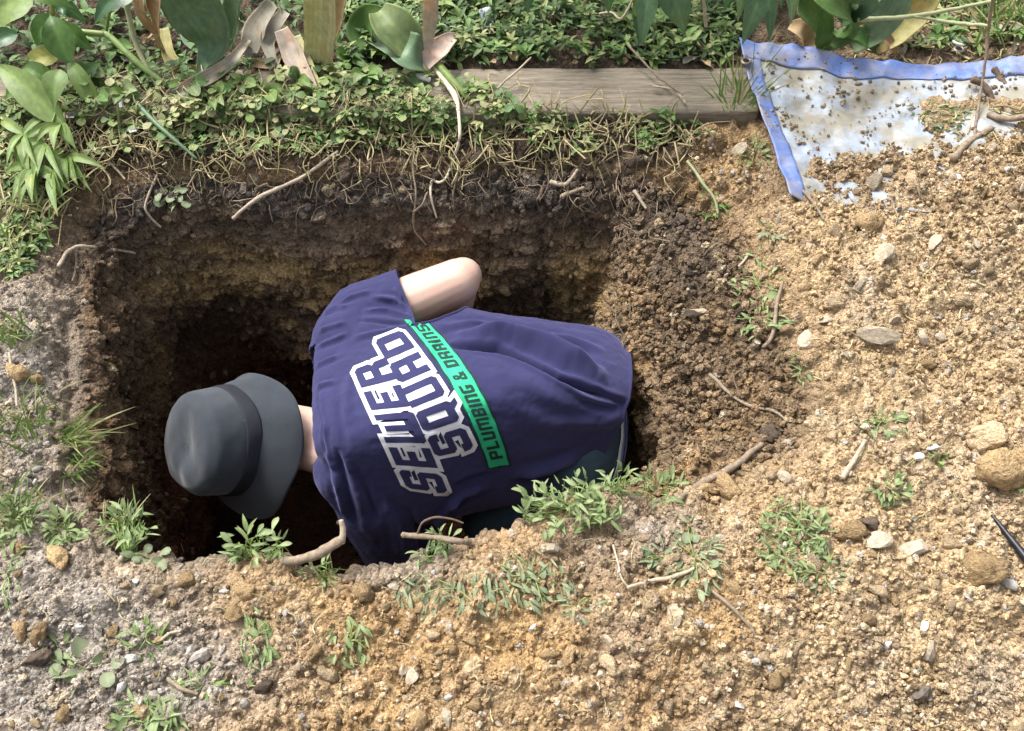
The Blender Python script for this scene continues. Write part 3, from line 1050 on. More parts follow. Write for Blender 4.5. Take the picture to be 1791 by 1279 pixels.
# green band with a dark edge and its lettering
g_base = ((890, 812), (850, 660), (738, 556)); g_top = ((856, 818), (806, 668), (708, 560))
Wg = 70.0
fm = strip_map(g_base, g_top, Wg)
def band(x0, x1, y0, y1, notch):
    n = 40
    lo = [(x0 + (x1 - x0) * i / n, y0 + 0.10 * math.sin(i * 1.1)) for i in range(n + 1)]
    hi = [(x0 + (x1 - x0) * i / n, y1 + 0.10 * math.sin(i * 1.3 + 1)) for i in range(n, -1, -1)]
    return lo + [(x1 + notch, (y0 + y1) / 2)] + hi + [(x0 - notch * 0.3, (y0 + y1) / 2)]
lay(outline_mesh([band(-0.7, Wg + 0.7, -0.65, 6.65, -1.0)]), fm, 0.0011, 2.5, 'band_edge', MAT_PRINT_D, shirt)
gb = lay(outline_mesh([band(0, Wg, 0, 6, -1.0)]), fm, 0.0020, 2.0, 'green_band', MAT_PRINT_G, shirt)
glyphs, W = text_line('PLUMBING & DRAINS', 0.95)
sc_ = (Wg - 7.0) / W
for ch, x0 in glyphs:
    lay(outline_mesh([[((x + x0) * sc_ + 3.2, 1.15 + y * 0.62) for x, y in c_] for c_ in BLOCK[ch]]), fm, 0.0030, 1.2, 'band_letter', MAT_PRINT_D, shirt)

# --- head direction, shared by head and hat
A = np.array([-0.68, -0.44, 0.59]); A /= np.linalg.norm(A)              # towards the crown
FACE = np.array([-0.35, 0.10, -1.0]); FACE -= A * (FACE @ A); FACE /= np.linalg.norm(FACE)
SIDE = np.cross(A, FACE)
HC = U(426, 768, -.285)

# --- skin: one continuous body (head, neck, torso core, arms, hands)
WR_F, WR_N = U(770, 640, -.62), U(640, 900, -.80)
def hand(wr, dirn, palm_n, parts, s=1):
    dirn = np.asarray(dirn, float) / np.linalg.norm(dirn)
    palm_n = np.asarray(palm_n, float); palm_n -= dirn * (palm_n @ dirn); palm_n /= np.linalg.norm(palm_n)
    lat = np.cross(dirn, palm_n) * s
    parts.append(ellipsoid(wr + dirn * .050, [lat * .043, palm_n * .017, dirn * .056], 16, 10))
    for i, (o, L) in enumerate(((-.031, .066), (-.0105, .078), (.0105, .073), (.031, .058))):
        k0 = wr + dirn * .088 + lat * o
        k1 = k0 + (dirn * .86 - palm_n * .5) * L * .55
        k2 = k1 + (dirn * .5 - palm_n * .86) * L * .45
        parts.append(capsule(k0, .0095, k1, .0085, 10)); parts.append(capsule(k1, .0085, k2, .0075, 10))
    t0 = wr + dirn * .030 - lat * .036
    t1 = t0 + (dirn * .6 - lat * .75 - palm_n * .3) * .042
    t2 = t1 + (dirn * .85 - lat * .25 - palm_n * .45) * .032
    parts.append(capsule(t0, .0125, t1, .0105, 10)); parts.append(capsule(t1, .0105, t2, .0085, 10))
body = []
body.append(ellipsoid(HC, [SIDE * .077, FACE * .097, A * .118]))
body.append(ellipsoid(HC + FACE * .045 - A * .055, [SIDE * .058, FACE * .052, A * .060]))
body.append(capsule(HC + FACE * .088 + A * .012, .010, HC + FACE * .108 - A * .022, .016, 10))       # nose
for s in (-1, 1):
    body.append(ellipsoid(HC + SIDE * s * .078 - FACE * .008 - A * .012, [SIDE * .010, FACE * .020, A * .033], 12, 8))   # ears
    body.append(ellipsoid(HC + SIDE * s * .032 + FACE * .083 + A * .016, [SIDE * .020, FACE * .010, A * .008], 10, 6))   # brows
body.append(ellipsoid(HC + FACE * .094 - A * .048, [SIDE * .024, FACE * .008, A * .010], 10, 6))      # lips
nk = U(600, 782, -.255)
body.append(capsule(HC - A * .045 - FACE * .035, .062, nk, .068))
dn = np.array([0, 0, -.03])
body.append(capsule(nk, .06, U(760, 735, -.29) + dn, .085)); body.append(capsule(U(760, 735, -.29) + dn, .085, U(980, 735, -.34) + dn, .08))
body.append(capsule(nk, .06, SH_F, .056)); body.append(capsule(nk, .06, SH_N, .056))
body.append(capsule(SH_F, .058, SH_F + (EL_F - SH_F) * .55, .057)); body.append(capsule(SH_F + (EL_F - SH_F) * .55, .057, EL_F, .050))
body.append(ellipsoid(EL_F + np.array([.012, .012, .004]), [np.array([.043, 0, 0]), np.array([0, .042, 0]), np.array([0, 0, .040])], 14, 10))
fm_ = EL_F + (WR_F - EL_F) * .3
body.append(capsule(EL_F, .048, fm_, .047)); body.append(capsule(fm_, .047, WR_F, .029))
body.append(capsule(SH_N, .055, EL_N, .043)); body.append(capsule(EL_N, .043, WR_N, .028))
hand(WR_F, WR_F - fm_, (-0.6, 0.2, 0.3), body, 1)
hand(WR_N, (-0.75, 0.35, -0.55), (-0.3, -0.2, 0.9), body, -1)
skin_me = fuse(body, 0.0042, 4, 0.5)
m, nt, bs, out = new_mat('skin')
n1 = noise_tex(nt, 30, 4, 0.6)
n2 = noise_tex(nt, 260, 3, 0.6)
cc = mixc(nt, 'MIX', ramp(nt, n1, 0.35, 0.0, 0.7, 1.0), (0.60, 0.43, 0.35), (0.62, 0.39, 0.31))
cc = mixc(nt, 'MULTIPLY', 1.0, cc, ramp(nt, n2, 0.3, 0.93, 0.7, 1.05))
nt.links.new(cc, bs.inputs['Base Color'])
bs.inputs['Roughness'].default_value = 0.5
bs.inputs['Subsurface Weight'].default_value = 0.12
bs.inputs['Subsurface Radius'].default_value = (0.012, 0.005, 0.003)
bump(nt, bs, n2, 0.3, 0.0008)
body_o = pobj('body', skin_me, m)

# --- bucket hat: crown, band, brim
m, nt, bs, out = new_mat('dark_hat_cotton')
wv = noise_tex(nt, 900, 2, 0.5)
cl = noise_tex(nt, 14, 4, 0.65)
cc = mixc(nt, 'MULTIPLY', 1.0, (0.030, 0.037, 0.048), ramp(nt, wv, 0.3, 0.75, 0.7, 1.25))
cc = mixc(nt, 'MULTIPLY', 1.0, cc, ramp(nt, cl, 0.3, 0.8, 0.7, 1.25))
nt.links.new(cc, bs.inputs['Base Color'])
bs.inputs['Roughness'].default_value = 0.85
bs.inputs['Sheen Weight'].default_value = 0.25
bs.inputs['Specular IOR Level'].default_value = 0.25
bump(nt, bs, wv, 0.4, 0.0008)
MAT_HAT = m
MAT_HATBAND = plain_mat('hat_band', (0.020, 0.022, 0.030), 0.8, 700, (0.8, 1.2), 0.0006)
def hat_rev(name, prof, dent, parent, mat, nth=96, thick=0.0025, wav=0.0):
    pr = np.array(prof, float)
    s = np.concatenate([[0], np.cumsum(np.linalg.norm(np.diff(pr, axis=0), axis=1))])
    tt = np.linspace(0, s[-1], max(10, int(s[-1] / 0.0035)))
    rr = np.interp(tt, s, pr[:, 0]); hh = np.interp(tt, s, pr[:, 1])
    for _ in range(4):
        rr[1:-1] = (rr[:-2] + 2 * rr[1:-1] + rr[2:]) / 4; hh[1:-1] = (hh[:-2] + 2 * hh[1:-1] + hh[2:]) / 4
    v = []
    for r_, h_ in zip(rr, hh):
        for j in range(nth):
            th = 2 * math.pi * j / nth
            e = 1.0 + 0.08 * abs(math.cos(th)) ** 2 + (0.25 * max(0, -math.cos(th)) * float(sstep(.112, .15, r_)) if wav else 0)
            v.append(HATC + A * h_ + (FACE * math.cos(th) * e + SIDE * math.sin(th)) * max(r_, 0.0005))
    v = np.array(v)
    k = len(rr)
    th = np.tile(2 * np.pi * np.arange(nth) / nth, k)
    R2 = np.repeat(rr, nth)
    if wav:
        wv_ = sstep(0.112, 0.16, R2) * (0.010 * np.sin(2 * th + 0.6) + 0.007 * np.sin(3 * th + 2.0) + 0.003 * np.sin(7 * th))
        v += np.outer(wv_ * wav, A) + np.outer(sstep(0.112, 0.15, R2) * -0.020, cU)
    n = v - (HATC + A * 0.02); n /= np.linalg.norm(n, axis=1)[:, None]
    v = v + n * (0.0035 * fbm(v, 24, 3, 12) + 0.006 * fbm(v, 11, 2, 15))[:, None] * (0.4 if wav else 1.0)
    for (cpt, rad, amp) in dent:
        d = np.linalg.norm(v - cpt, axis=1)
        v = v + np.outer(amp * np.exp(-(d / rad) ** 2), A)
    f = []
    for i in range(k - 1):
        for j in range(nth):
            f.append((i * nth + j, i * nth + (j + 1) % nth, (i + 1) * nth + (j + 1) % nth, (i + 1) * nth + j))
    me = mesh_np(name, v, np.array(f))
    o = pobj(name, me, mat, parent)
    md = o.modifiers.new('thickness', 'SOLIDIFY'); md.thickness = thick; md.offset = 0
    return o, v
HATC = HC + A * 0.030
d1 = HATC + A * .105 + SIDE * .010 - FACE * .012
hat, hv = hat_rev('hat', [(0, .108), (.052, .107), (.085, .100), (.102, .084), (.109, .045), (.111, .012), (.112, 0.0)],
                  [(d1, .030, -.012), (d1 + SIDE * .05 + FACE * .03, .022, .006), (d1 - SIDE * .04 - FACE * .03, .026, -.008), (d1 + FACE * .055, .02, .006)], person, MAT_HAT)
hat['label'] = 'dark slate bucket hat with a darker band and downturned brim'
hat_rev('hat_band', [(.1115, .030), (.1135, .024), (.1150, .004), (.1145, -.001)], [], hat, MAT_HATBAND, thick=0.002)
hat_rev('brim', [(.111, .002), (.115, -.003), (.128, -.018), (.142, -.036), (.151, -.047)], [], hat, MAT_HAT, wav=1.0, thick=0.0028)
# worn tone-on-tone stitched mark above the band, too faded to read
HB = BVHTree.FromPolygons([list(map(float, q)) for q in hv], [tuple(p.vertices) for p in hat.data.polygons])
MAT_STITCH = plain_mat('grey_stitching', (0.10, 0.115, 0.135), 0.85, 900, (0.7, 1.2), 0.0006)
bmq = bmesh.new()
for (x, y, w_, h_, a_) in ((424, 694, 9, 3, .7), (428, 701, 9, 3, .75), (430, 709, 8, 3, .8), (428, 722, 3, 7, .1), (433, 719, 9, 2.4, .1), (433, 727, 9, 2.4, .1), (438, 723, 2.4, 8, .1),
                           (430, 736, 9, 2.4, .0), (436, 741, 3, 9, .0), (431, 744, 5, 2.4, .3)):
    vv = []
    for dx, dy in ((-1, -1), (1, -1), (1, 1), (-1, 1)):
        qx = x + (dx * w_ / 2) * math.cos(a_) - (dy * h_ / 2) * math.sin(a_)
        qy = y + (dx * w_ / 2) * math.sin(a_) + (dy * h_ / 2) * math.cos(a_)
        d = ray(qx, qy); d = d / np.linalg.norm(d)
        l, n, i, _ = HB.ray_cast(V3(CAMP), V3(d), 5)
        if l is None: break
        if n.dot(V3(d)) > 0: n = -n
        vv.append(bmq.verts.new(l + n * 0.0022))
    if len(vv) == 4:
        bmq.faces.new(vv)
me = bpy.data.meshes.new('stitched_mark'); bmq.to_mesh(me); bmq.free()
pobj('stitched_mark', me, MAT_STITCH, hat)

# --- trousers and boots
hipc = U(1008, 752, -.375)
hip_n, hip_f = U(1000, 800, -.43), U(1010, 715, -.40)
kn_n, kn_f = U(868, 905, -.60), U(880, 720, -.66)
an_n = np.array([kn_n[0] + .17, kn_n[1] + .03, -PIT_D + .09]); an_f = np.array([kn_f[0] + .17, kn_f[1] + .05, -PIT_D + .09])
tro = [ellipsoid(hipc, [np.array([.115, 0, -.02]), np.array([.0, .150, .035]), np.array([.01, -.02, .120])]),
       capsule(hip_n, .105, kn_n, .078), capsule(kn_n, .076, an_n, .062), capsule(hip_f, .105, kn_f, .078), capsule(kn_f, .076, an_f, .062)]
tme = fuse(tro, 0.007, 6, 0.5)
tv, tn = mesh_arrays(tme)
tv = tv + tn * (0.010 * fbm(tv * np.array([1, .6, 1]), 10, 3, 31) + 0.004 * np.abs(fbm(tv, 28, 2, 36)))[:, None]
tme.vertices.foreach_set('co', tv.ravel().astype(np.float32)); tme.update()
MAT_DENIM = plain_mat('dark_denim', (0.045, 0.080, 0.115), 0.9, 600, (0.7, 1.25), 0.0008)
trousers = pobj('trousers', tme, MAT_DENIM)
trousers['label'] = 'dark blue-green work trousers'
MAT_BOOT = plain_mat('brown_boot_leather', (0.09, 0.05, 0.028), 0.7, 60, (0.7, 1.2), 0.001)
for an in (an_n, an_f):
    bme = fuse([capsule(an + np.array([.0, 0, .06]), .052, an + np.array([0, 0, -.02]), .050), capsule(an + np.array([.03, 0, -.035]), .045, an + np.array([-.15, 0.0, -.045]), .043)], 0.006, 5)
    pobj('boot', bme, MAT_BOOT)
# striped waistband showing between shirt and trousers
wdir = np.array([0.93, 0.10, -0.34]); wdir /= np.linalg.norm(wdir)
MAT_WB = plain_mat('white_waistband', (0.62, 0.64, 0.70), 0.8, 300, (0.85, 1.1), 0.0005)
MAT_WBS = plain_mat('blue_stripe', (0.10, 0.14, 0.26), 0.8, 300, (0.85, 1.1), 0.0005)
TB = BVHTree.FromPolygons(tv.tolist(), [tuple(p.vertices) for p in tme.polygons])
# ring of points round the hips just past the hem
o0 = hipc - wdir * 0.0
e1 = np.cross(wdir, [0, 1, 0]); e1 /= np.linalg.norm(e1); e2 = np.cross(wdir, e1)
def hip_ring(offset, lift):
    c_ = hipc + wdir * offset
    pts = []
    for j in range(120):
        th = 2 * math.pi * j / 120
        d = e1 * math.cos(th) + e2 * math.sin(th)
        l, n, i, _ = TB.ray_cast(V3(c_), V3(d), 0.4)
        pts.append(np.array(l) + d * lift if l is not None else c_ + d * 0.1)
    return np.array(pts)
def ring_strip(name, a, b, lift, mat, parent):
    r0, r1 = hip_ring(a, lift), hip_ring(b, lift)
    v = np.vstack([r0, r1]); n = len(r0)
    f = np.array([(j, (j + 1) % n, n + (j + 1) % n, n + j) for j in range(n)])
    o = pobj(name, mesh_np(name, v, f), mat, parent)
    md = o.modifiers.new('thickness', 'SOLIDIFY'); md.thickness = 0.002; md.offset = 1
    return o
wb = ring_strip('waistband', 0.056, 0.092, 0.004, MAT_WB, trousers)
ring_strip('stripe', 0.066, 0.070, 0.0072, MAT_WBS, wb)
ring_strip('stripe', 0.078, 0.082, 0.0072, MAT_WBS, wb)
# ================================================================== TIMBER, TARP, TOOL
m, nt, bs, out = new_mat('weathered_timber')
g1 = noise_tex(nt, 14, 6, 0.7, stretch=(0.6, 9, 9))
g2 = noise_tex(nt, 60, 5, 0.7, stretch=(0.5, 12, 12))
g3 = noise_tex(nt, 7, 4, 0.6)
cc = mixc(nt, 'MIX', ramp(nt, g1, 0.35, 0.0, 0.68, 1.0), (0.19, 0.16, 0.12), (0.36, 0.31, 0.235))
cc = mixc(nt, 'MULTIPLY', 1.0, cc, ramp(nt, g2, 0.32, 0.55, 0.62, 1.15))
cc = mixc(nt, 'MIX', ramp(nt, g3, 0.52, 0.0, 0.75, 0.6), cc, (0.17, 0.135, 0.09))
nt.links.new(cc, bs.inputs['Base Color'])
bs.inputs['Roughness'].default_value = 0.93
bump(nt, bs, g2, 0.8, 0.004)
MAT_WOOD = m

def timber(p0, p1, width, top, thick):
    """old edging board: split ends, worn arrises, long checks along the grain"""
    p0, p1 = np.array(p0), np.array(p1)
    ax = p1 - p0; L = np.linalg.norm(ax[:2]); ax = ax / L
    lat = np.array([-ax[1], ax[0], 0])
    nl = int(L / 0.006)
    prof = []
    nw = 26
    for j in range(7): prof.append((0.0, -thick + thick * j / 7))
    for j in range(nw + 1): prof.append((width * j / nw, 0.0))
    for j in range(1, 8): prof.append((width, -thick * j / 7))
    prof = np.array(prof)
    npf = len(prof)
    x = np.linspace(0, L, nl)
    v = p0 + x[:, None, None] * ax + prof[None, :, 0, None] * lat + np.array([0, 0, 1.0]) * prof[None, :, 1, None]
    v = v.reshape(-1, 3)
    lx = np.repeat(x, npf); ly = np.tile(prof[:, 0], nl); lz = np.tile(prof[:, 1], nl)
    q = np.column_stack([lx * 1.4, ly * 22, lz * 22])
    dz = 0.0035 * fbm(q, 2.2, 3, 3) + 0.0018 * fbm(q * np.array([1, 3, 3]), 3, 2, 7) + 0.008 * fbm(np.column_stack([lx, ly, lz]), 2.2, 2, 11)
    crack = np.exp(-((ly - 0.055 - 0.012 * fbm(np.column_stack([lx, lx * 0, lx * 0]), 3, 2, 14)) / 0.0022) ** 2) * sstep(-0.2, 0.3, fbm(np.column_stack([lx, lx * 0, lx * 0]), 1.7, 2, 19)) * 0.008
    crack += np.exp(-((ly - 0.108 - 0.010 * fbm(np.column_stack([lx, lx * 0, lx * 0]), 4, 2, 16)) / 0.002) ** 2) * sstep(-0.1, 0.4, fbm(np.column_stack([lx, lx * 0, lx * 0]), 2.1, 2, 23)) * 0.006
    ed = np.exp(-np.minimum(ly, width - ly) / 0.006) * (lz > -0.001) * (0.004 + 0.006 * np.abs(fbm(np.column_stack([lx, ly, lz]), 9, 2, 27)))
    v[:, 2] += dz - crack - ed + top
    v += lat * (0.004 * fbm(np.column_stack([lx * 2, lz * 20, lx * 0]), 3, 3, 31) * (np.minimum(ly, width - ly) < 0.002))[:, None]
    a = np.arange(nl - 1)[:, None] * npf + np.arange(npf - 1)[None, :]
    f = np.stack([a, a + npf, a + npf + 1, a + 1], 2).reshape(-1, 4)[:, ::-1]
    caps = [list(range(npf)), list(range((nl - 1) * npf, nl * npf))[::-1]]
    me = mesh_np('timber', v, f)
    bm = bmesh.new(); bm.from_mesh(me); bm.verts.ensure_lookup_table()
    for cp in caps:
        bm.faces.new([bm.verts[i] for i in cp])
    bmesh.ops.recalc_face_normals(bm, faces=bm.faces)
    bm.to_mesh(me); bm.free()
    return me
tp0 = U(-300, 196, 0.03); tp1 = U(1330, 188, 0.03)
timber_o = obj('edging_timber', timber((tp0[0], tp0[1], 0), (tp1[0], tp1[1], 0), 0.150, 0.020, 0.075), MAT_WOOD)
tag(timber_o, 'weathered grey timber board edging the planting bed behind the pit', 'timber')

TIMBER = BVHTree.FromPolygons([v.co.copy() for v in timber_o.data.vertices], [tuple(p.vertices) for p in timber_o.data.polygons])
def G2(px, py, lift=0.0):
    """like G, but the board counts as ground too"""
    p, n = G(px, py, lift)
    d = ray(px, py); d = d / np.linalg.norm(d)
    l, nn, i, dist = TIMBER.ray_cast(V3(CAMP), V3(d), 20)
    if l is not None and dist < (p - Vector(CAMP)).length:
        return l + Vector((0, 0, lift)), Vector((0, 0, 1))
    return p, n

# --- tarp
m, nt, bs, out = new_mat('white_tarp')
d1_ = noise_tex(nt, 11, 6, 0.72)
d2_ = noise_tex(nt, 55, 5, 0.7)
cc = mixc(nt, 'MULTIPLY', 1.0, (0.34, 0.395, 0.475), ramp(nt, d2_, 0.3, 0.85, 0.7, 1.06))
cc = mixc(nt, 'MIX', ramp(nt, d1_, 0.42, 0.0, 0.58, 0.92), cc, (0.24, 0.215, 0.155))
cc = mixc(nt, 'MIX', ramp(nt, d2_, 0.60, 0.0, 0.72, 0.7), cc, (0.24, 0.185, 0.13))
nt.links.new(cc, bs.inputs['Base Color'])
bs.inputs['Roughness'].default_value = 0.5
MAT_TARPW = m
m, nt, bs, out = new_mat('blue_tarp_hem')
d1_ = noise_tex(nt, 16, 6, 0.7)
d2_ = noise_tex(nt, 80, 4, 0.65)
cc = mixc(nt, 'MULTIPLY', 1.0, (0.105, 0.175, 0.43), ramp(nt, d2_, 0.3, 0.8, 0.7, 1.15))
cc = mixc(nt, 'MIX', ramp(nt, d1_, 0.46, 0.0, 0.66, 0.8), cc, (0.27, 0.245, 0.22))
nt.links.new(cc, bs.inputs['Base Color'])
bs.inputs['Roughness'].default_value = 0.5
MAT_TARPB = m
tarp = empty('tarp', (TARP_A[0], TARP_A[1], TARP_A[2]))
tag(tarp, 'muddy blue-hemmed white tarp half buried under the spoil heap', 'tarp')
TO = np.array(tarp.location)
uvec = np.array([uT[0], uT[1]]); vvec = np.array([vT[0], vT[1]])
LU, LV = np.linalg.norm(uvec), np.linalg.norm(vvec)

def tarp_pt(a, b, lift=0.0):
    """a, b in metres along the top and left edges"""
    a, b = np.asarray(a, float), np.asarray(b, float)
    w1 = 0.006 * np.sin(a * 21 + 2 * np.sin(a * 9)) * np.exp(-b / 0.05)
    xy = TARP_A[:2] + np.outer(a, uvec / LU) + np.outer(b, vvec / LV) + np.outer(w1, vvec / LV)
    z = tarp_base(xy[:, 0], xy[:, 1])
    q = np.column_stack([xy, z * 0])
    cr = 0.012 * fbm(q, 6, 3, 130) + 0.011 * (1 - 2 * np.abs(fbm(q, 11, 3, 133))) + 0.004 * fbm(q, 40, 2, 137)
    cr = cr + 0.006 * np.exp(-b / 0.03) + 0.010 * np.exp(-a / 0.03) * (1 - np.exp(-b / 0.06))
    # the free left edge curls up off the soil
    return np.column_stack([xy, z + cr + lift])

def tarp_patch(name, a0, a1, b0, b1, da, mat, lift):
    na, nb = max(3, int((a1 - a0) / da)), max(3, int((b1 - b0) / da))
    aa, bb = np.meshgrid(np.linspace(a0, a1, na), np.linspace(b0, b1, nb))
    v = tarp_pt(aa.ravel(), bb.ravel(), lift) - TO
    i = np.arange(nb - 1)[:, None] * na + np.arange(na - 1)[None, :]
    f = np.stack([i, i + na, i + na + 1, i + 1], 2).reshape(-1, 4)
    o = obj(name, mesh_np(name, v, f), mat, tarp)
    md = o.modifiers.new('thickness', 'SOLIDIFY'); md.thickness = 0.0015; md.offset = -1
    return o
HEM = 0.052
tarp_patch('sheet', HEM * 0.6, LU * 1.5, HEM * 0.6, LV, 0.005, MAT_TARPW, 0.0)
hem_t = tarp_patch('hem', 0, LU * 1.5, 0, HEM, 0.005, MAT_TARPB, 0.0035)
hem_l = tarp_patch('hem', 0, HEM * 0.72, HEM + 0.001, LV * 1.02, 0.005, MAT_TARPB, 0.0035)
MAT_BRASS = plain_mat('dull_grommet', (0.20, 0.18, 0.15), 0.45, 120, (0.7, 1.2), 0.0, metal=0.8)
MAT_HOLE_SHADE = plain_mat('eyelet_shade', (0.012, 0.011, 0.010), 0.9, 60, (0.8, 1.1), 0.0)
def grommet(px, py):
    p = U(px, py, 0.055)
    rel = (p[:2] - TARP_A[:2])
    ab = np.linalg.solve(np.column_stack([uvec / LU, vvec / LV]), rel)
    c0 = tarp_pt([ab[0]], [ab[1]], 0.0055)[0] - TO
    v, f = [], []
    n = 20
    for k, (r_, h_) in enumerate(((.0065, 0), (.0075, .0022), (.0105, .0022), (.0125, 0))):
        for j in range(n):
            t = 2 * math.pi * j / n
            v.append(c0 + np.array([r_ * math.cos(t), r_ * math.sin(t), h_]))
    for k in range(3):
        for j in range(n):
            f.append((k * n + j, (k + 1) * n + j, (k + 1) * n + (j + 1) % n, k * n + (j + 1) % n))
    g = obj('grommet', mesh_np('grommet', np.array(v), np.array(f)[:, ::-1]), MAT_BRASS, tarp)
    v2 = [c0 + np.array([.0068 * math.cos(2 * math.pi * j / n), .0068 * math.sin(2 * math.pi * j / n), .0006]) for j in range(n)]
    me = bpy.data.meshes.new('hole_shade'); me.from_pydata([tuple(q) for q in v2], [], [tuple(range(n))])
    obj('hole_shade', me, MAT_HOLE_SHADE, g)  # dark disc standing in for the shade inside the ring
grommet(1661, 108); grommet(1304, 112)

# --- dark steel bar at the right edge
MAT_STEEL = plain_mat('dark_steel', (0.035, 0.036, 0.045), 0.42, 60, (0.6, 1.4), 0.0008, metal=0.6, spec=0.5)
def tool_bar():
    a, n0 = G(1733, 903, 0.004)
    b, n1 = G(1815, 1022, 0.016)
    c, n2 = G(1900, 1150, 0.03)
    pts = [np.array(a), np.array(b), np.array(c)]
    sec = []
    for p, w_, h_ in ((pts[0], .002, .0015), (pts[0] * .75 + pts[1] * .25, .0038, .004), (pts[1], .0075, .008), (pts[2], .010, .012)):
        d = pts[2] - pts[0]; d /= np.linalg.norm(d)
        lat = np.cross(d, [0, 0, 1]); lat /= np.linalg.norm(lat)
        up = np.cross(lat, d)
        sec.append([p + lat * x * w_ + up * y * h_ for x, y in ((1, -.2), (.8, .7), (.2, 1), (-.2, 1), (-.8, .7), (-1, -.2), (-.8, -1), (.8, -1))])
    v, f = loft(sec, 16, True, 6)
    me = mesh_np('bar', np.array(v), [np.array([q for q in f if len(q) == 4]), np.array([q for q in f if len(q) == 3])])
    return me
bar = obj('digging_bar', tool_bar(), MAT_STEEL)
tag(bar, 'dark steel bar with a pointed tip lying on the tan soil', 'digging bar')

# ================================================================== STONES AND CLODS
def lump_mesh(name, seed, sub=2, flat=0.62, rough=0.30, sharp=False):
    bm = bmesh.new()
    bmesh.ops.create_icosphere(bm, subdivisions=sub, radius=0.5)
    v = np.array([x.co[:] for x in bm.verts])
    rg = np.random.default_rng(seed)
    # knock flat facets off the ball so that it reads as broken, not blown
    for k in range(11 if sharp else 9):
        n = rg.normal(size=3); n /= np.linalg.norm(n)
        lim = rg.uniform(0.24, 0.42)
        d = v @ n
        v = v - np.outer(np.clip(d - lim, 0, None) * (0.95 if sharp else 0.75), n)
    v = v * (1 + rough * fbm(v + seed * 3.7, 2.2, 3, seed))[:, None]
    if not sharp:
        v = v * (1 + 0.40 * fbm(v + seed, 4, 3, seed + 3) + 0.26 * fbm(v + seed, 11, 2, seed + 5))[:, None]
    v = v * np.array([1.0, rg.uniform(0.62, 0.9), flat * rg.uniform(0.8, 1.15)])
    for x, co in zip(bm.verts, v):
        x.co = co
    me = bpy.data.meshes.new(name)
    bm.to_mesh(me); bm.free()
    for p in me.polygons:
        p.use_smooth = not sharp
    return me
MAT_CLOD = {'tan': soil_mat('tan_clay', (0.46, 0.35, 0.22), (0.60, 1.35), 14, 0.009, 4),
            'ochre': soil_mat('ochre_clay', (0.40, 0.28, 0.15), (0.60, 1.35), 14, 0.009, 4),
            'pale': soil_mat('pale_stone', (0.40, 0.335, 0.25), (0.72, 1.22), 11, 0.002, 3),
            'white': soil_mat('white_stone', (0.52, 0.50, 0.465), (0.8, 1.12), 9, 0.0015, 3),
            'grey': soil_mat('grey_stone', (0.34, 0.305, 0.265), (0.7, 1.25), 11, 0.002, 3),
            'dark': soil_mat('dark_stone', (0.13, 0.11, 0.09), (0.7, 1.3), 11, 0.002, 3),
            'humus': soil_mat('humus', (0.105, 0.08, 0.06), (0.65, 1.35), 14, 0.004, 4)}
LUMPS = {}
for k_, (cname, mt) in enumerate(MAT_CLOD.items()):
    LUMPS[cname] = []
    for q in range(6):
        me = lump_mesh(cname + '_lump', 40 + q + 10 * k_, 3 if cname in ('tan', 'ochre', 'humus') else 2, 0.62, 0.30, cname in ('pale', 'white', 'grey', 'dark'))
        me.materials.append(mt)
        LUMPS[cname].append(me)

def place_lump(name, cname, px, py, wpx, label, cat, group=None, variant=None, rot=None, aspect=1.0, sink=0.28):
    p, n = G(px, py)
    s = wpx * ((p - Vector(CAMP)).length) / FPX * 1.05
    o = bpy.data.objects.new(name, LUMPS[cname][variant if variant is not None else random.randrange(6)])
    o.location = p + n * (s * (0.31 - sink))
    q = Vector((0, 0, 1)).rotation_difference(n)
    q = Quaternion((0, 0, 1)).slerp(q, 0.75) if False else q
    o.rotation_mode = 'QUATERNION'
    o.rotation_quaternion = q @ Quaternion((0, 0, 1), rot if rot is not None else random.uniform(0, 6.28)) @ Quaternion((1, 0, 0), random.uniform(-.25, .25))
    o.scale = (s, s * aspect, s * random.uniform(0.85, 1.1))
    COL.objects.link(o)
    return tag(o, label, cat, group)

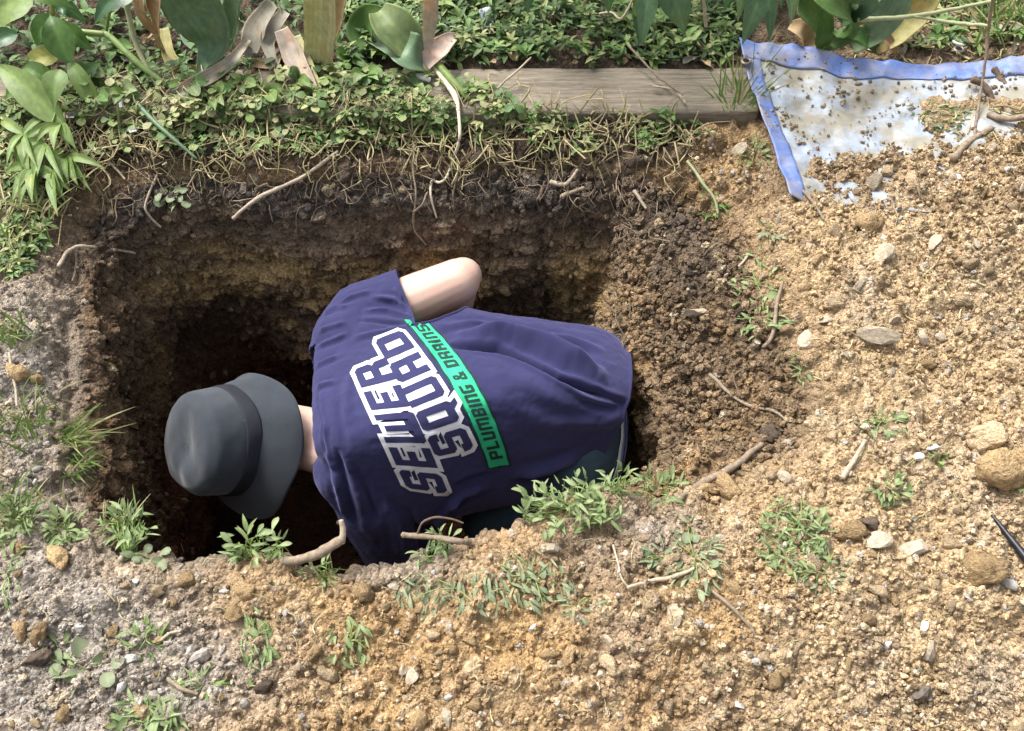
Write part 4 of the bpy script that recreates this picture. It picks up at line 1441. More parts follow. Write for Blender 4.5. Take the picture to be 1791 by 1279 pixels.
SPECIAL = [
    ('stone', 'pale', 1538, 588, 66, 'flat pale stone slab lying in tan crumbs right of the pit', 'stone', 0.6, 0.15),
    ('stone', 'pale', 1564, 560, 30, 'upright wedge-shaped pale stone beside the flat slab', 'stone', 0.5, 0.2),
    ('clay_clod', 'tan', 1733, 766, 72, 'large cracked tan clay lump near the steel bar, topmost of its heap', 'clod', 0.8, 0.15),
    ('clay_clod', 'ochre', 1742, 820, 78, 'large ochre clay lump below the cracked tan lump', 'clod', 0.9, 0.15),
    ('clay_clod', 'ochre', 1790, 800, 66, 'broken ochre clay lump beside the large ochre lump', 'clod', 0.9, 0.15),
    ('stone', 'pale', 1714, 790, 34, 'pale flat stone wedged between the big clay lumps', 'stone', 0.5, 0.2),
    ('stone', 'pale', 1708, 806, 28, 'small pale stone below the wedged flat stone', 'stone', 0.8, 0.2),
    ('stone', 'white', 1634, 786, 28, 'white angular stone by a green sprout on the tan soil', 'stone', 0.7, 0.2),
    ('stone', 'white', 1608, 803, 24, 'rounded white stone beside the white angular stone', 'stone', 0.9, 0.2),
    ('clay_clod', 'ochre', 1722, 1000, 64, 'rounded brown-ochre clay boulder under the tip of the steel bar', 'clod', 0.9, 0.12),
    ('stone', 'white', 1766, 1026, 32, 'whitish squarish stone next to the rounded clay boulder', 'stone', 0.7, 0.18),
    ('stone', 'white', 1692, 1044, 20, 'small whitish pebble between clay boulder and grey patch', 'pebble', 0.6, 0.2),
    ('stone', 'white', 1548, 1127, 32, 'bright white broken shell-like stone on tan soil', 'stone', 0.6, 0.16),
    ('stone', 'white', 1617, 1097, 22, 'bright white round pebble near the shell-like stone', 'pebble', 0.9, 0.18),
    ('stone', 'dark', 1609, 1208, 36, 'dark grey-brown stone with a pale top on the tan soil', 'stone', 0.9, 0.15),
    ('stone', 'white', 1291, 1235, 22, 'white upright pebble in the soil below the long bent twig', 'pebble', 1.0, 0.15),
    ('clay_clod', 'tan', 1334, 1150, 32, 'tan clay lump touching the end of the long bent twig', 'clod', 0.9, 0.2),
    ('stone', 'white', 1238, 1096, 14, 'tiny white pebble beside the long bent twig', 'pebble', 0.8, 0.2),
    ('clay_clod', 'ochre', 1280, 856, 62, 'ochre clay lump on the pit edge below the root', 'clod', 0.6, 0.12),
    ('clay_clod', 'ochre', 1235, 862, 40, 'smaller ochre lump at the pit edge beside the root', 'clod', 0.7, 0.15),
    ('stone', 'pale', 1216, 552, 62, 'knobbly pale stone sticking out of the right pit wall', 'stone', 0.35, 0.05),
    ('stone', 'pale', 1065, 1124, 40, 'long pale tan stone in the crumbly foreground soil', 'stone', 0.45, 0.2),
    ('stone', 'pale', 1185, 1088, 30, 'buff oval stone below the short grey twig', 'stone', 0.5, 0.2),
    ('stone', 'grey', 352, 1150, 44, 'pale grey flat lump in the dusty foreground', 'stone', 0.8, 0.2),
    ('stone', 'white', 142, 1098, 24, 'smooth white pebble in dusty grey soil', 'pebble', 1.1, 0.2),
    ('stone', 'grey', 170, 1106, 28, 'grey rectangular stone chip beside the smooth white pebble', 'stone', 0.6, 0.2),
    ('stone', 'white', 231, 1155, 26, 'white chipped stone among dusty grey crumbs', 'stone', 1.1, 0.2),
    ('stone', 'white', 212, 1200, 24, 'whitish broken stone below the broad fallen leaf', 'stone', 0.8, 0.2),
    ('stone', 'white', 394, 1033, 22, 'white flat pebble below the near pit edge', 'pebble', 0.6, 0.2),
    ('stone', 'white', 240, 1018, 22, 'pale pebble beside an ochre lump near the pit corner', 'pebble', 0.7, 0.2),
    ('clay_clod', 'ochre', 106, 985, 48, 'ochre clay lump under the weeds at the pit corner', 'clod', 1.0, 0.12),
    ('clay_clod', 'ochre', 72, 1102, 44, 'brown-ochre round lump in the dusty left foreground', 'clod', 0.9, 0.15),
    ('clay_clod', 'ochre', 36, 1104, 34, 'ochre lump beside the brown-ochre round lump', 'clod', 0.9, 0.15),
    ('clay_clod', 'ochre', 410, 1078, 34, 'ochre lump beside the fallen green stem', 'clod', 0.9, 0.15),
    ('clay_clod', 'ochre', 333, 1018, 38, 'crumbling ochre lump below the near pit edge', 'clod', 0.9, 0.2),
    ('clay_clod', 'ochre', 430, 1030, 40, 'ochre lump below the leafy weed on the near edge', 'clod', 0.8, 0.2),
    ('clay_clod', 'humus', 460, 1205, 36, 'dark brown damp lump in the ochre foreground', 'clod', 0.9, 0.2),
    ('clay_clod', 'ochre', 730, 1262, 44, 'bright ochre lump in the foreground crumbs', 'clod', 0.9, 0.2),
    ('clay_clod', 'ochre', 825, 1122, 30, 'ochre lump in the middle of the foreground crumbs', 'clod', 0.8, 0.2),
    ('clay_clod', 'tan', 760, 1112, 30, 'round tan lump in the middle of the foreground crumbs', 'clod', 0.8, 0.2),
    ('clay_clod', 'tan', 1068, 1165, 48, 'tan lump below the long pale tan stone', 'clod', 0.8, 0.2),
    ('stone', 'white', 783, 1222, 18, 'white sharp stone chip beside a dark crevice', 'pebble', 0.8, 0.2),
    ('stone', 'white', 932, 1098, 22, 'white flat chip in the middle of the foreground crumbs', 'pebble', 0.6, 0.2),
    ('clay_clod', 'humus', 1345, 760, 44, 'dark soil lump at the upper lip of the right pit wall', 'clod', 0.8, 0.2),
    ('stone', 'pale', 1443, 560, 24, 'whitish crumbled stone at the edge of the dark slump', 'stone', 0.8, 0.2),
    ('clay_clod', 'tan', 1450, 530, 46, 'tan clay slab above the whitish crumbled stone', 'clod', 0.7, 0.2),
    ('stone', 'pale', 1505, 498, 38, 'long pale clay slab above the flat stone slab', 'stone', 0.5, 0.2),
    ('stone', 'pale', 1612, 590, 26, 'pale stone right of the flat stone slab', 'stone', 0.9, 0.2),
    ('stone', 'pale', 1560, 655, 24, 'pale grey upright stone below the flat slab', 'stone', 0.7, 0.2),
    ('clay_clod', 'tan', 1420, 990, 40, 'tan lump below the large green weed patch', 'clod', 0.7, 0.2),
    ('clay_clod', 'ochre', 1490, 940, 56, 'ochre lump right of the large green weed patch', 'clod', 0.7, 0.2),
    ('clay_clod', 'humus', 1525, 915, 36, 'dark damp soil lump right of the large green weed patch', 'clod', 0.8, 0.2),
    ('clay_clod', 'tan', 1660, 955, 36, 'tan lump left of the steel bar', 'clod', 0.8, 0.2),
    ('clay_clod', 'ochre', 1280, 1028, 34, 'ochre lump beside the forked twig', 'clod', 0.8, 0.2),
    ('clay_clod', 'humus', 68, 1148, 40, 'dark clod in the dusty left foreground', 'clod', 0.8, 0.15),
    ('stone', 'white', 330, 1138, 18, 'small white chip on top of the pale grey lump', 'pebble', 0.8, 0.2),
]
taken = []
for nm, cn, x, y, w_, lb, ct, asp, sk in SPECIAL:
    place_lump(nm, cn, x, y, w_, lb, ct, None, aspect=asp, sink=sk)
    taken.append((x, y, w_))
GEN = {'tan': ('clay_clod', 'small tan clay crumb lying loose on the dug soil', 'clod', 'tan crumbs of the spoil'),
       'ochre': ('clay_clod', 'small ochre clay crumb lying loose on the dug soil', 'clod', 'ochre crumbs of the spoil'),
       'pale': ('stone', 'small pale angular stone lying loose on the dug soil', 'stone', 'pale stones of the spoil'),
       'white': ('pebble', 'tiny white chip lying loose on the dug soil', 'pebble', 'white chips of the spoil'),
       'grey': ('stone', 'small grey stone in the dusty foreground soil', 'stone', 'grey stones in the dust'),
       'humus': ('soil_clod', 'small dark topsoil clod at the lip of the pit', 'clod', 'dark clods at the pit lip')}
def inside_pit(px, py):
    return poly_sd(np.array([px * 1.0]), np.array([py * 1.0]), np.array(RIM, float))[0] < 6
LATE = []          # loose lumps: their labels are written at the end, when their neighbours stand
cnt = 0
tries = 0
while cnt < 240 and tries < 6000:
    tries += 1
    x, y = random.uniform(4, 1788), random.uniform(260, 1276)
    if y < 640 and x < 1250: continue
    if inside_pit(x, y): continue
    if any((x - a) ** 2 + (y - b) ** 2 < ((w_ + 22) * 0.55) ** 2 for a, b, w_ in taken): continue
    right = x > 1150
    r_ = random.random()
    if x < 560 and y > 930 or x < 110:
        cn = 'grey' if r_ < .45 else 'white' if r_ < .52 else 'ochre' if r_ < .85 else 'tan'
    elif right:
        cn = 'tan' if r_ < .58 else 'ochre' if r_ < .74 else 'pale' if r_ < .98 else 'white'
    else:
        cn = 'tan' if r_ < .40 else 'ochre' if r_ < .76 else 'pale' if r_ < .98 else 'white'
    w_ = random.uniform(11, 20) if cn in ('white', 'grey') else min(46, 12 + random.expovariate(1 / 8.5))
    nm, lb, ct, gp = GEN[cn]
    LATE.append((place_lump(nm, cn, x, y, w_, lb, ct, gp, aspect=random.uniform(.7, 1), sink=random.uniform(.12, .3)), cn, w_))
    taken.append((x, y, w_ * 0.6)); cnt += 1
for k in range(46):
    x = random.uniform(160, 1240); y = random.uniform(258, 330)
    if x > 1150: y = random.uniform(300, 430)
    nm, lb, ct, gp = GEN['humus']
    w_ = random.uniform(12, 30)
    LATE.append((place_lump(nm, 'humus', x, y, w_, lb, ct, gp, sink=random.uniform(.1, .3)), 'humus', w_))

# --- loose crumbs too many to count: one joined mesh
class Joined:
    def __init__(self):
        self.v, self.f, self.c, self.n = [], {}, [], 0
    def add(self, v, f, col):
        v = np.asarray(v, np.float32)
        self.v.append(v)
        for k, ff_ in (f.items() if isinstance(f, dict) else {f.shape[1]: f}.items()):
            self.f.setdefault(k, []).append(ff_ + self.n)
        col = np.asarray(col, np.float32)
        self.c.append(np.tile(col, (len(v), 1)) if col.ndim == 1 else col)
        self.n += len(v)
    def build(self, name, mat, smooth=True, parent=None):
        me = mesh_np(name, np.vstack(self.v), [np.vstack(x) for x in self.f.values()], smooth)
        set_color(me, np.vstack(self.c))
        return obj(name, me, mat, parent)

bm = bmesh.new(); bmesh.ops.create_icosphere(bm, subdivisions=1, radius=0.5)
ICO_V = np.array([x.co[:] for x in bm.verts], np.float32); ICO_F = np.array([[q.index for q in f_.verts] for f_ in bm.faces], np.int32); bm.free()

def crumbs(name, idx, smin, smax, seed, colf, expo=2.2):
    rg = np.random.default_rng(seed)
    n = len(idx)
    s = (smin + (smax - smin) * rg.random(n) ** expo).astype(np.float32)
    base = Pd[idx]
    nr = NR[idx]
    base = base + (rg.normal(size=(n, 3)) * 0.002).astype(np.float32)
    # per-crumb lumpy shape, random turn
    shp = ICO_V[None] * (0.68 + 0.64 * rg.random((n, len(ICO_V), 1))).astype(np.float32)
    shp = shp * (0.6 + 0.6 * rg.random((n, 1, 3))).astype(np.float32)
    q = rg.normal(size=(n, 4)); q /= np.linalg.norm(q, axis=1)[:, None]
    w, x, y, z = q.T
    Rm = np.stack([1 - 2 * (y * y + z * z), 2 * (x * y - z * w), 2 * (x * z + y * w), 2 * (x * y + z * w), 1 - 2 * (x * x + z * z), 2 * (y * z - x * w),
                   2 * (x * z - y * w), 2 * (y * z + x * w), 1 - 2 * (x * x + y * y)], 1).reshape(n, 3, 3)
    v = np.einsum('nij,nkj->nki', Rm, shp) * s[:, None, None] + base[:, None, :] + nr[:, None, :] * (s * 0.18)[:, None, None]
    f = ICO_F[None] + (np.arange(n) * len(ICO_V))[:, None, None]
    me = mesh_np(name, v.reshape(-1, 3), f.reshape(-1, 3), False)
    col = colr[idx] * (0.62 + 0.75 * rg.random((n, 1)))
    pick = rg.random(n)
    col = np.where((pick < 0.10)[:, None], colf[0] * (0.8 + 0.4 * rg.random((n, 1))), col)
    col = np.where((pick > 0.985)[:, None], colf[1] * (0.8 + 0.3 * rg.random((n, 1))), col)
    set_color(me, np.repeat(np.clip(col, 0, .85), len(ICO_V), axis=0))
    o = obj(name, me, MAT_SOIL)
    tag(o, kind='stuff')
    return o
inframe = (gpx > -120) & (gpx < 1911) & (gpy > 60) & (gpy < 1400)
cand = np.where(is_ground & inframe & (tdist > 0.001) & (tdist < 1.5) & ~seen & (gpy > 235))[0]
rg0 = np.random.default_rng(5)
# even density: weight by ground area per vertex
wt = (0.004 + tdist[cand] * 0.9) * np.where(tdist[cand] > 0.55, 1.6, 1)
wt *= (0.35 + 0.65 * crumb[cand])
wt /= wt.sum()
pick = rg0.choice(cand, 26000, replace=False, p=wt)
cr = crumbs('soil_crumbs', pick, 0.003, 0.0145, 9, (PAL, np.array([.50, .47, .43])), 2.8)
tag(cr, 'loose small crumbs of clay and grit strewn over the dug ground', 'soil crumbs')
candw = np.where(is_wall & (dep < 0.75) & (rpy[sid] < 880) & ((w_far + w_right + w_left)[sid] > 0.5))[0]
pw_ = 0.4 + 5.0 * w_right[sid[candw]] * (dep[candw] < 0.22)
pickw = rg0.choice(candw, 8500, replace=False, p=pw_ / pw_.sum())
cw_o = crumbs('wall_crumbs', pickw, 0.004, 0.022, 19, (np.array([.20, .15, .09]), np.array([.42, .36, .28])))
tag(cw_o, 'small clods and grit standing out of the pit walls', 'soil crumbs')
# bits of soil lying on the tarp
tb = []
bmj = []
rg1 = np.random.default_rng(77)
vs_, fs_, cs_ = [], [], []
for k in range(1500):
    px_, py_ = rg1.uniform(1300, 1791), rg1.uniform(92, 300)
    if poly_sd(np.array([px_]), np.array([py_]), TARP_SEEN)[0] > -2: continue
    near_edge = poly_sd(np.array([px_]), np.array([py_]), TARP_SEEN)[0] > -30
    if not near_edge and rg1.random() > 0.22 + 0.5 * (fbm(np.array([[px_ / 60, py_ / 40, 0]]), 1, 2, 4)[0] > 0.12): continue
    q = U(px_, py_, 0.06)
    ab = np.linalg.solve(np.column_stack([uvec / LU, vvec / LV]), q[:2] - TARP_A[:2])
    if ab[0] < 0.004 or ab[1] < 0.004: continue
    b_ = tarp_pt([ab[0]], [ab[1]], 0.003)[0]
    s_ = 0.0025 + 0.0075 * rg1.random() ** 2.5
    vv = ICO_V * (0.6 + 0.7 * rg1.random((len(ICO_V), 1))) * s_ * np.array([1.2, 1, .8]) + b_
    fs_.append(ICO_F + len(vs_) * len(ICO_V)); vs_.append(vv)
    cs_.append(np.tile(np.array([0.30, 0.22, 0.13]) * (0.6 + .8 * rg1.random()), (len(ICO_V), 1)))
me = mesh_np('tarp_dirt', np.vstack(vs_), np.vstack(fs_), False)
set_color(me, np.vstack(cs_))
tag(obj('tarp_dirt', me, MAT_SOIL), 'crumbs of brown soil scattered on the tarp', 'soil crumbs', kind='stuff')
# ================================================================== PLANTS
PROFILE = {'lance': lambda t: np.sin(np.pi * np.clip(t, 0, 1) ** 0.75) ** 0.9 * (1 - 0.25 * t),
           'ovate': lambda t: np.sin(np.pi * np.clip(t, 0, 1) ** 0.62) ** 0.8,
           'obovate': lambda t: np.sin(np.pi * np.clip(t, 0, 1) ** 1.6) ** 0.75,
           'round': lambda t: np.sqrt(np.clip(1 - (2 * t - 1) ** 2, 0, 1)) ** 0.9}

def leaf_mesh(name, L, W, prof='lance', bend=0.5, cup=0.25, nl=9, nw=2, wave=0.0, seed=0):
    """leaf lying along +X from the origin, face up; bends downward towards the tip"""
    t = np.linspace(0.0, 1, nl + 1)
    w = PROFILE[prof](t) * W / 2
    w[0] = max(w[0], W * 0.05)
    a = bend * t
    x = np.concatenate([[0], np.cumsum(np.cos((a[1:] + a[:-1]) / 2))]) * L / nl
    z = -np.concatenate([[0], np.cumsum(np.sin((a[1:] + a[:-1]) / 2))]) * L / nl
    s = np.linspace(-1, 1, 2 * nw + 1)
    v = []
    for i in range(nl + 1):
        for q in s:
            wob = wave * W * math.sin(7 * t[i] + seed) * q
            v.append((x[i] + math.sin(a[i]) * cup * abs(q) * w[i], q * w[i], z[i] + cup * abs(q) * w[i] * math.cos(a[i]) + wob))
    k = len(s)
    f = [(i * k + j, (i + 1) * k + j, (i + 1) * k + j + 1, i * k + j + 1) for i in range(nl) for j in range(k - 1)]
    me = mesh_np(name, np.array(v), np.array(f))
    set_vein(me, np.tile(1.12 - 0.20 * np.abs(s) ** 0.6, nl + 1) * np.repeat(1.0 + 0.08 * np.sin(9 * t + seed), len(s)))
    return me

def spline(pts, n):
    pts = np.asarray(pts, float)
    k = len(pts)
    if k == 2:
        return pts[0] + (pts[1] - pts[0]) * np.linspace(0, 1, n)[:, None]
    t = np.linspace(0, k - 1, n)
    i = np.minimum(np.floor(t).astype(int), k - 2)
    f = (t - i)[:, None]
    p0, p1, p2, p3 = pts[np.maximum(i - 1, 0)], pts[i], pts[i + 1], pts[np.minimum(i + 2, k - 1)]
    return 0.5 * ((2 * p1) + (-p0 + p2) * f + (2 * p0 - 5 * p1 + 4 * p2 - p3) * f ** 2 + (-p0 + 3 * p1 - 3 * p2 + p3) * f ** 3)

def tube_data(path, radii, sides=7, wob=0.0, seed=0):
    path = np.asarray(path, float)
    n = len(path)
    r = np.interp(np.linspace(0, 1, n), np.linspace(0, 1, len(radii)), radii)
    if wob:
        r = r * (1 + wob * fbm(path, 60, 2, seed))
    tg = np.gradient(path, axis=0)
    tg /= np.linalg.norm(tg, axis=1)[:, None] + 1e-12
    ref = np.array([0.3, 0.2, 0.93])
    a = np.cross(tg, ref); a /= np.linalg.norm(a, axis=1)[:, None] + 1e-9
    b = np.cross(tg, a)
    th = 2 * np.pi * np.arange(sides) / sides
    v = path[:, None, :] + r[:, None, None] * (a[:, None, :] * np.cos(th)[None, :, None] + b[:, None, :] * np.sin(th)[None, :, None])
    v = v.reshape(-1, 3)
    i = np.arange(n - 1)[:, None] * sides
    j = np.arange(sides)[None, :]
    f = np.stack([i + j, i + (j + 1) % sides, i + sides + (j + 1) % sides, i + sides + j], 2).reshape(-1, 4)
    v = np.vstack([v, path[0] - tg[0] * r[0] * .5, path[-1] + tg[-1] * r[-1] * .5])
    k = len(v)
    caps = np.array([[k - 2, (q + 1) % sides, q] for q in range(sides)] + [[k - 1, (n - 1) * sides + q, (n - 1) * sides + (q + 1) % sides] for q in range(sides)])
    return v, f, caps

def tube(name, path, radii, mat, parent=None, origin=None, sides=8, wob=0.0, seed=0):
    v, f, c_ = tube_data(path, radii, sides, wob, seed)
    if origin is not None:
        v = v - np.asarray(origin)
    me = mesh_np(name, v, [f, c_])
    set_vein(me, 1.0)
    return obj(name, me, mat, parent)

def px_path(pts, n=24, lift=0.003):
    """pixels (x, y) lie on the soil; (x, y, z) hang at a given height"""
    q = []
    for p in pts:
        if len(p) == 2:
            q.append(np.array(G(p[0], p[1], lift)[0]))
        else:
            q.append(U(*p))
    return spline(q, n)

def strap(name, pts, widths, mat, parent, cup=0.25, face=(0, -0.55, 0.83), twist=0.0, n=34, nw=9, origin=None, ruffle=0.0, seed=0):
    """ribbon leaf along points (px, py, z) with widths in photo pixels"""
    ctrl = np.array([U(*p) for p in pts])
    path = spline(ctrl, n)
    dist = np.linalg.norm(path - CAMP, axis=1)
    w = np.interp(np.linspace(0, 1, n), np.linspace(0, 1, len(widths)), widths)
    for _ in range(2):
        w[1:-1] = (w[:-2] + 2 * w[1:-1] + w[2:]) / 4
    w = w * dist / FPX / 2
    tg = np.gradient(path, axis=0); tg /= np.linalg.norm(tg, axis=1)[:, None] + 1e-9
    fc = np.array(face, float)
    lat = np.cross(tg, fc); lat /= np.linalg.norm(lat, axis=1)[:, None] + 1e-9
    nm = np.cross(lat, tg)
    tw = twist * np.linspace(-0.5, 0.5, n)
    lat, nm = lat * np.cos(tw)[:, None] + nm * np.sin(tw)[:, None], nm * np.cos(tw)[:, None] - lat * np.sin(tw)[:, None]
    s = np.linspace(-1, 1, 2 * nw + 1)
    rf = ruffle * np.sin(np.linspace(0, 11, n) + seed)
    v = path[:, None, :] + lat[:, None, :] * (s[None, :, None] * w[:, None, None]) \
        + nm[:, None, :] * ((cup * s[None, :] ** 2 + rf[:, None] * s[None, :]) * w[:, None])[:, :, None]
    v = v.reshape(-1, 3)
    v = v + 0.0012 * np.stack([fbm(v, 40, 2, 3 + seed + q) for q in range(3)], 1)
    k = len(s)
    i = np.arange(n - 1)[:, None] * k + np.arange(k - 1)[None, :]
    f = np.stack([i, i + k, i + k + 1, i + 1], 2).reshape(-1, 4)
    if origin is not None:
        v = v - np.asarray(origin)
    me = mesh_np(name, v, f)
    rgv = np.random.default_rng(seed + 400)
    stripe = 1 + 0.22 * (rgv.random(k) - .5)                       # parallel veins
    along = 1 + 0.10 * fbm(np.column_stack([np.linspace(0, 3, n), np.zeros(n), np.full(n, seed)]), 1.5, 2, seed)
    val = (along[:, None] * stripe[None, :]).ravel()
    q_ = v + (np.asarray(origin) if origin is not None else 0)
    blotch = sstep(0.18, 0.5, fbm(q_, 26, 3, seed + 50)) * 0.55     # dying patches
    edge = np.tile(sstep(0.72, 1.0, np.abs(s)), n) * 0.35 + np.repeat(sstep(0.75, 1.0, np.linspace(0, 1, n)), k) * 0.5
    w_ = np.clip(blotch + edge * (0.4 + 0.6 * rgv.random()), 0, 0.8)[:, None]
    set_vein(me, val[:, None] * (1 - w_) + w_ * np.array([1.5, 1.12, 0.95]) * val[:, None])
    o = obj(name, me, mat, parent)
    md = o.modifiers.new('thickness', 'SOLIDIFY'); md.thickness = 0.0009; md.offset = 0
    return o

def bigleaf(parent, p0, p1, wpx, prof, mat, sag=0.02, cup=0.25, origin=None, seed=0, wave=0.06):
    """one broad leaf from base to tip (px, py, z), arched by sag"""
    a, b = U(*p0), U(*p1)
    n = 22
    t = np.linspace(0, 1, n)
    path = a + (b - a) * t[:, None] + np.array([0, 0, 1.0]) * (sag * np.sin(np.pi * t))[:, None]
    d = np.linalg.norm((a + b) / 2 - CAMP)
    w = PROFILE[prof](np.clip(t, 0.02, 0.985)) * wpx * d / FPX / 2
    w[0] = max(w[0], 0.0015)
    tg = np.gradient(path, axis=0); tg /= np.linalg.norm(tg, axis=1)[:, None]
    lat = np.cross(tg, np.array([0.15 * math.sin(seed), -0.5, 0.85])); lat /= np.linalg.norm(lat, axis=1)[:, None]
    nm = np.cross(lat, tg)
    nw = 4
    s = np.linspace(-1, 1, 2 * nw + 1)
    wv = wave * np.sin(np.linspace(0, 9, n) + seed)
    hgt = cup * np.abs(s)[None, :] ** 1.3 + wv[:, None] * s[None, :] ** 2 * np.sign(s)[None, :]
    v = path[:, None, :] + lat[:, None, :] * (s[None, :, None] * w[:, None, None]) + nm[:, None, :] * (hgt * w[:, None])[:, :, None]
    v = v.reshape(-1, 3)
    k = len(s)
    i = np.arange(n - 1)[:, None] * k + np.arange(k - 1)[None, :]
    f = np.stack([i, i + k, i + k + 1, i + 1], 2).reshape(-1, 4)
    if origin is not None:
        v = v - np.asarray(origin)
    me = mesh_np('leaf', v, f)
    S, T = np.tile(np.abs(s), n), np.repeat(t, k)
    val = 1 + 0.28 * np.exp(-(S / 0.10) ** 2) - 0.10 * S + 0.09 * np.sin(34 * T - 11 * S + seed)
    rgv = np.random.default_rng(seed + 900)
    yl = (sstep(0.1, 0.6, fbm(v * 1.0 + seed, 30, 2, seed % 50)) * 0.5 * rgv.random())[:, None]
    set_vein(me, val[:, None] * (1 - yl) + yl * np.array([1.6, 1.15, 0.8]) * val[:, None])
    return obj('leaf', me, mat, parent)

ML = {'bright': leaf_mat('bright_leaf', (0.150, 0.235, 0.065), (0.225, 0.315, 0.105), vein=1),
      'mid': leaf_mat('mid_green_leaf', (0.075, 0.165, 0.045), (0.125, 0.225, 0.060), vein=1),
      'dark': leaf_mat('dark_glossy_leaf', (0.060, 0.130, 0.062), (0.095, 0.175, 0.085), 0.38, 0.2, vein=1),
      'blue': leaf_mat('blue_green_leaf', (0.135, 0.225, 0.125), (0.175, 0.265, 0.150), 0.45, 0.2, vein=1),
      'yellow': leaf_mat('yellowing_leaf', (0.36, 0.36, 0.11), (0.42, 0.38, 0.16), 0.55, 0.3, vein=1),
      'paleyellow': leaf_mat('fading_leaf', (0.56, 0.52, 0.29), (0.50, 0.48, 0.26), 0.55, 0.25, vein=1),
      'pink': leaf_mat('pinkish_fading_leaf', (0.52, 0.43, 0.36), (0.50, 0.40, 0.35), 0.55, 0.25, vein=1),
      'tan': leaf_mat('dried_tan_leaf', (0.44, 0.31, 0.17), (0.38, 0.27, 0.16), 0.7, 0.15, vein=1),
      'greytan': leaf_mat('dried_grey_leaf', (0.36, 0.335, 0.26), (0.30, 0.275, 0.22), 0.75, 0.1, vein=1),
      'weed': leaf_mat('weed_leaf', (0.165, 0.235, 0.090), (0.275, 0.335, 0.165), 0.55, 0.22, vein=1),
      'weed2': leaf_mat('grey_green_weed_leaf', (0.185, 0.235, 0.130), (0.285, 0.310, 0.190), 0.6, 0.2, vein=1)}
MAT_STALK = leaf_mat('green_stalk', (0.24, 0.32, 0.09), (0.20, 0.30, 0.10), 0.5, 0.12)
MAT_STALKPALE = leaf_mat('pale_stalk', (0.34, 0.36, 0.20), (0.30, 0.33, 0.18), 0.55, 0.1)
MAT_ROOTW = plain_mat('white_root', (0.62, 0.55, 0.42), 0.65, 120, (0.8, 1.1), 0.0008)
MAT_TWIG = plain_mat('grey_brown_twig', (0.25, 0.195, 0.14), 0.85, 130, (0.55, 1.35), 0.0012)
MAT_TWIGP = plain_mat('pale_twig', (0.42, 0.35, 0.26), 0.85, 130, (0.65, 1.25), 0.0012)
MAT_ROOTD = plain_mat('dark_root', (0.13, 0.095, 0.065), 0.9, 150, (0.6, 1.3), 0.0012)

def plant_root(name, px, py, label, cat='plant', group=None):
    p, n = G(px, py)
    e = empty(name, p)
    tag(e, label, cat, group)
    return e, np.array(p)

# --- broad-leaved dark plant, far left
e, o_ = plant_root('broad_leaved_plant', 60, 120, 'dark broad-leaved plant beside the dried tulip leaves, large oval leaves on thick stems')
for p0, p1, w_, pf, mt, sg in (((58, -2, .20), (-18, 52, .13), 62, 'ovate', 'bright', .02), ((48, -14, .24), (128, 14, .20), 34, 'lance', 'mid', .01),
                               ((88, 26, .15), (122, 110, .09), 46, 'obovate', 'mid', .02), ((238, -12, .2), (166, 42, .14), 40, 'ovate', 'dark', .02),
                               ((190, -40, .24), (112, 6, .20), 46, 'ovate', 'dark', .02), ((100, 20, .16), (150, 40, .12), 26, 'ovate', 'dark', .02),
                               ((20, -30, .26), (60, -2, .22), 50, 'ovate', 'dark', .02), ((30, 60, .1), (-20, 95, .08), 34, 'lance', 'dark', .01),
                               ((95, 52, .12), (64, 80, .08), 40, 'ovate', 'mid', .02), ((110, 60, .1), (160, 88, .07), 34, 'ovate', 'mid', .015), ((100, 100, .06), (50, 118, .05), 32, 'round', 'yellow', .01)):
    bigleaf(e, p0, p1, w_, pf, ML[mt], sg, 0.3, o_, int(p0[0]))
tube('stem', spline([U(92, -20, .22), U(92, 20, .16), U(88, 60, .08), U(80, 118, .0)], 16), [.006, .005, .005], MAT_STALK, e, o_)
tube('stem', spline([U(200, -30, .2), U(190, 30, .1), U(180, 90, .0)], 14), [.004, .004], MAT_STALK, e, o_)
# --- bent stalk
e, o_ = plant_root('bent_stalk', 310, 165, 'thick yellow-green stalk bent at a sharp knee, fallen towards the pit')
tube('stalk', spline([U(84, 44, .11), U(125, 54, .10), U(184, 60, .095)], 14), [.0075, .007], MAT_STALK, e, o_)
tube('stalk', spline([U(182, 59, .095), U(196, 68, .09), U(250, 118, .06), U(315, 166, .025)], 18), [.007, .0075, .006], MAT_STALK, e, o_)
tube('stalk', spline([U(222, 158, .04), U(262, 205, .03), U(300, 240, .02), U(344, 278, -.005)], 18), [.005, .0055, .0045, .003], ML['blue'], e, o_)
e, o_ = plant_root('dry_stalk', 283, 168, 'straight pale green stalk leaning across the bent yellow-green stalk', 'plant')
tube('stalk', spline([U(212, -30, .2), U(238, 76, .09), U(262, 128, .05), U(284, 172, .02)], 16), [.0058, .0062, .0055, .002], MAT_STALKPALE, e, o_)

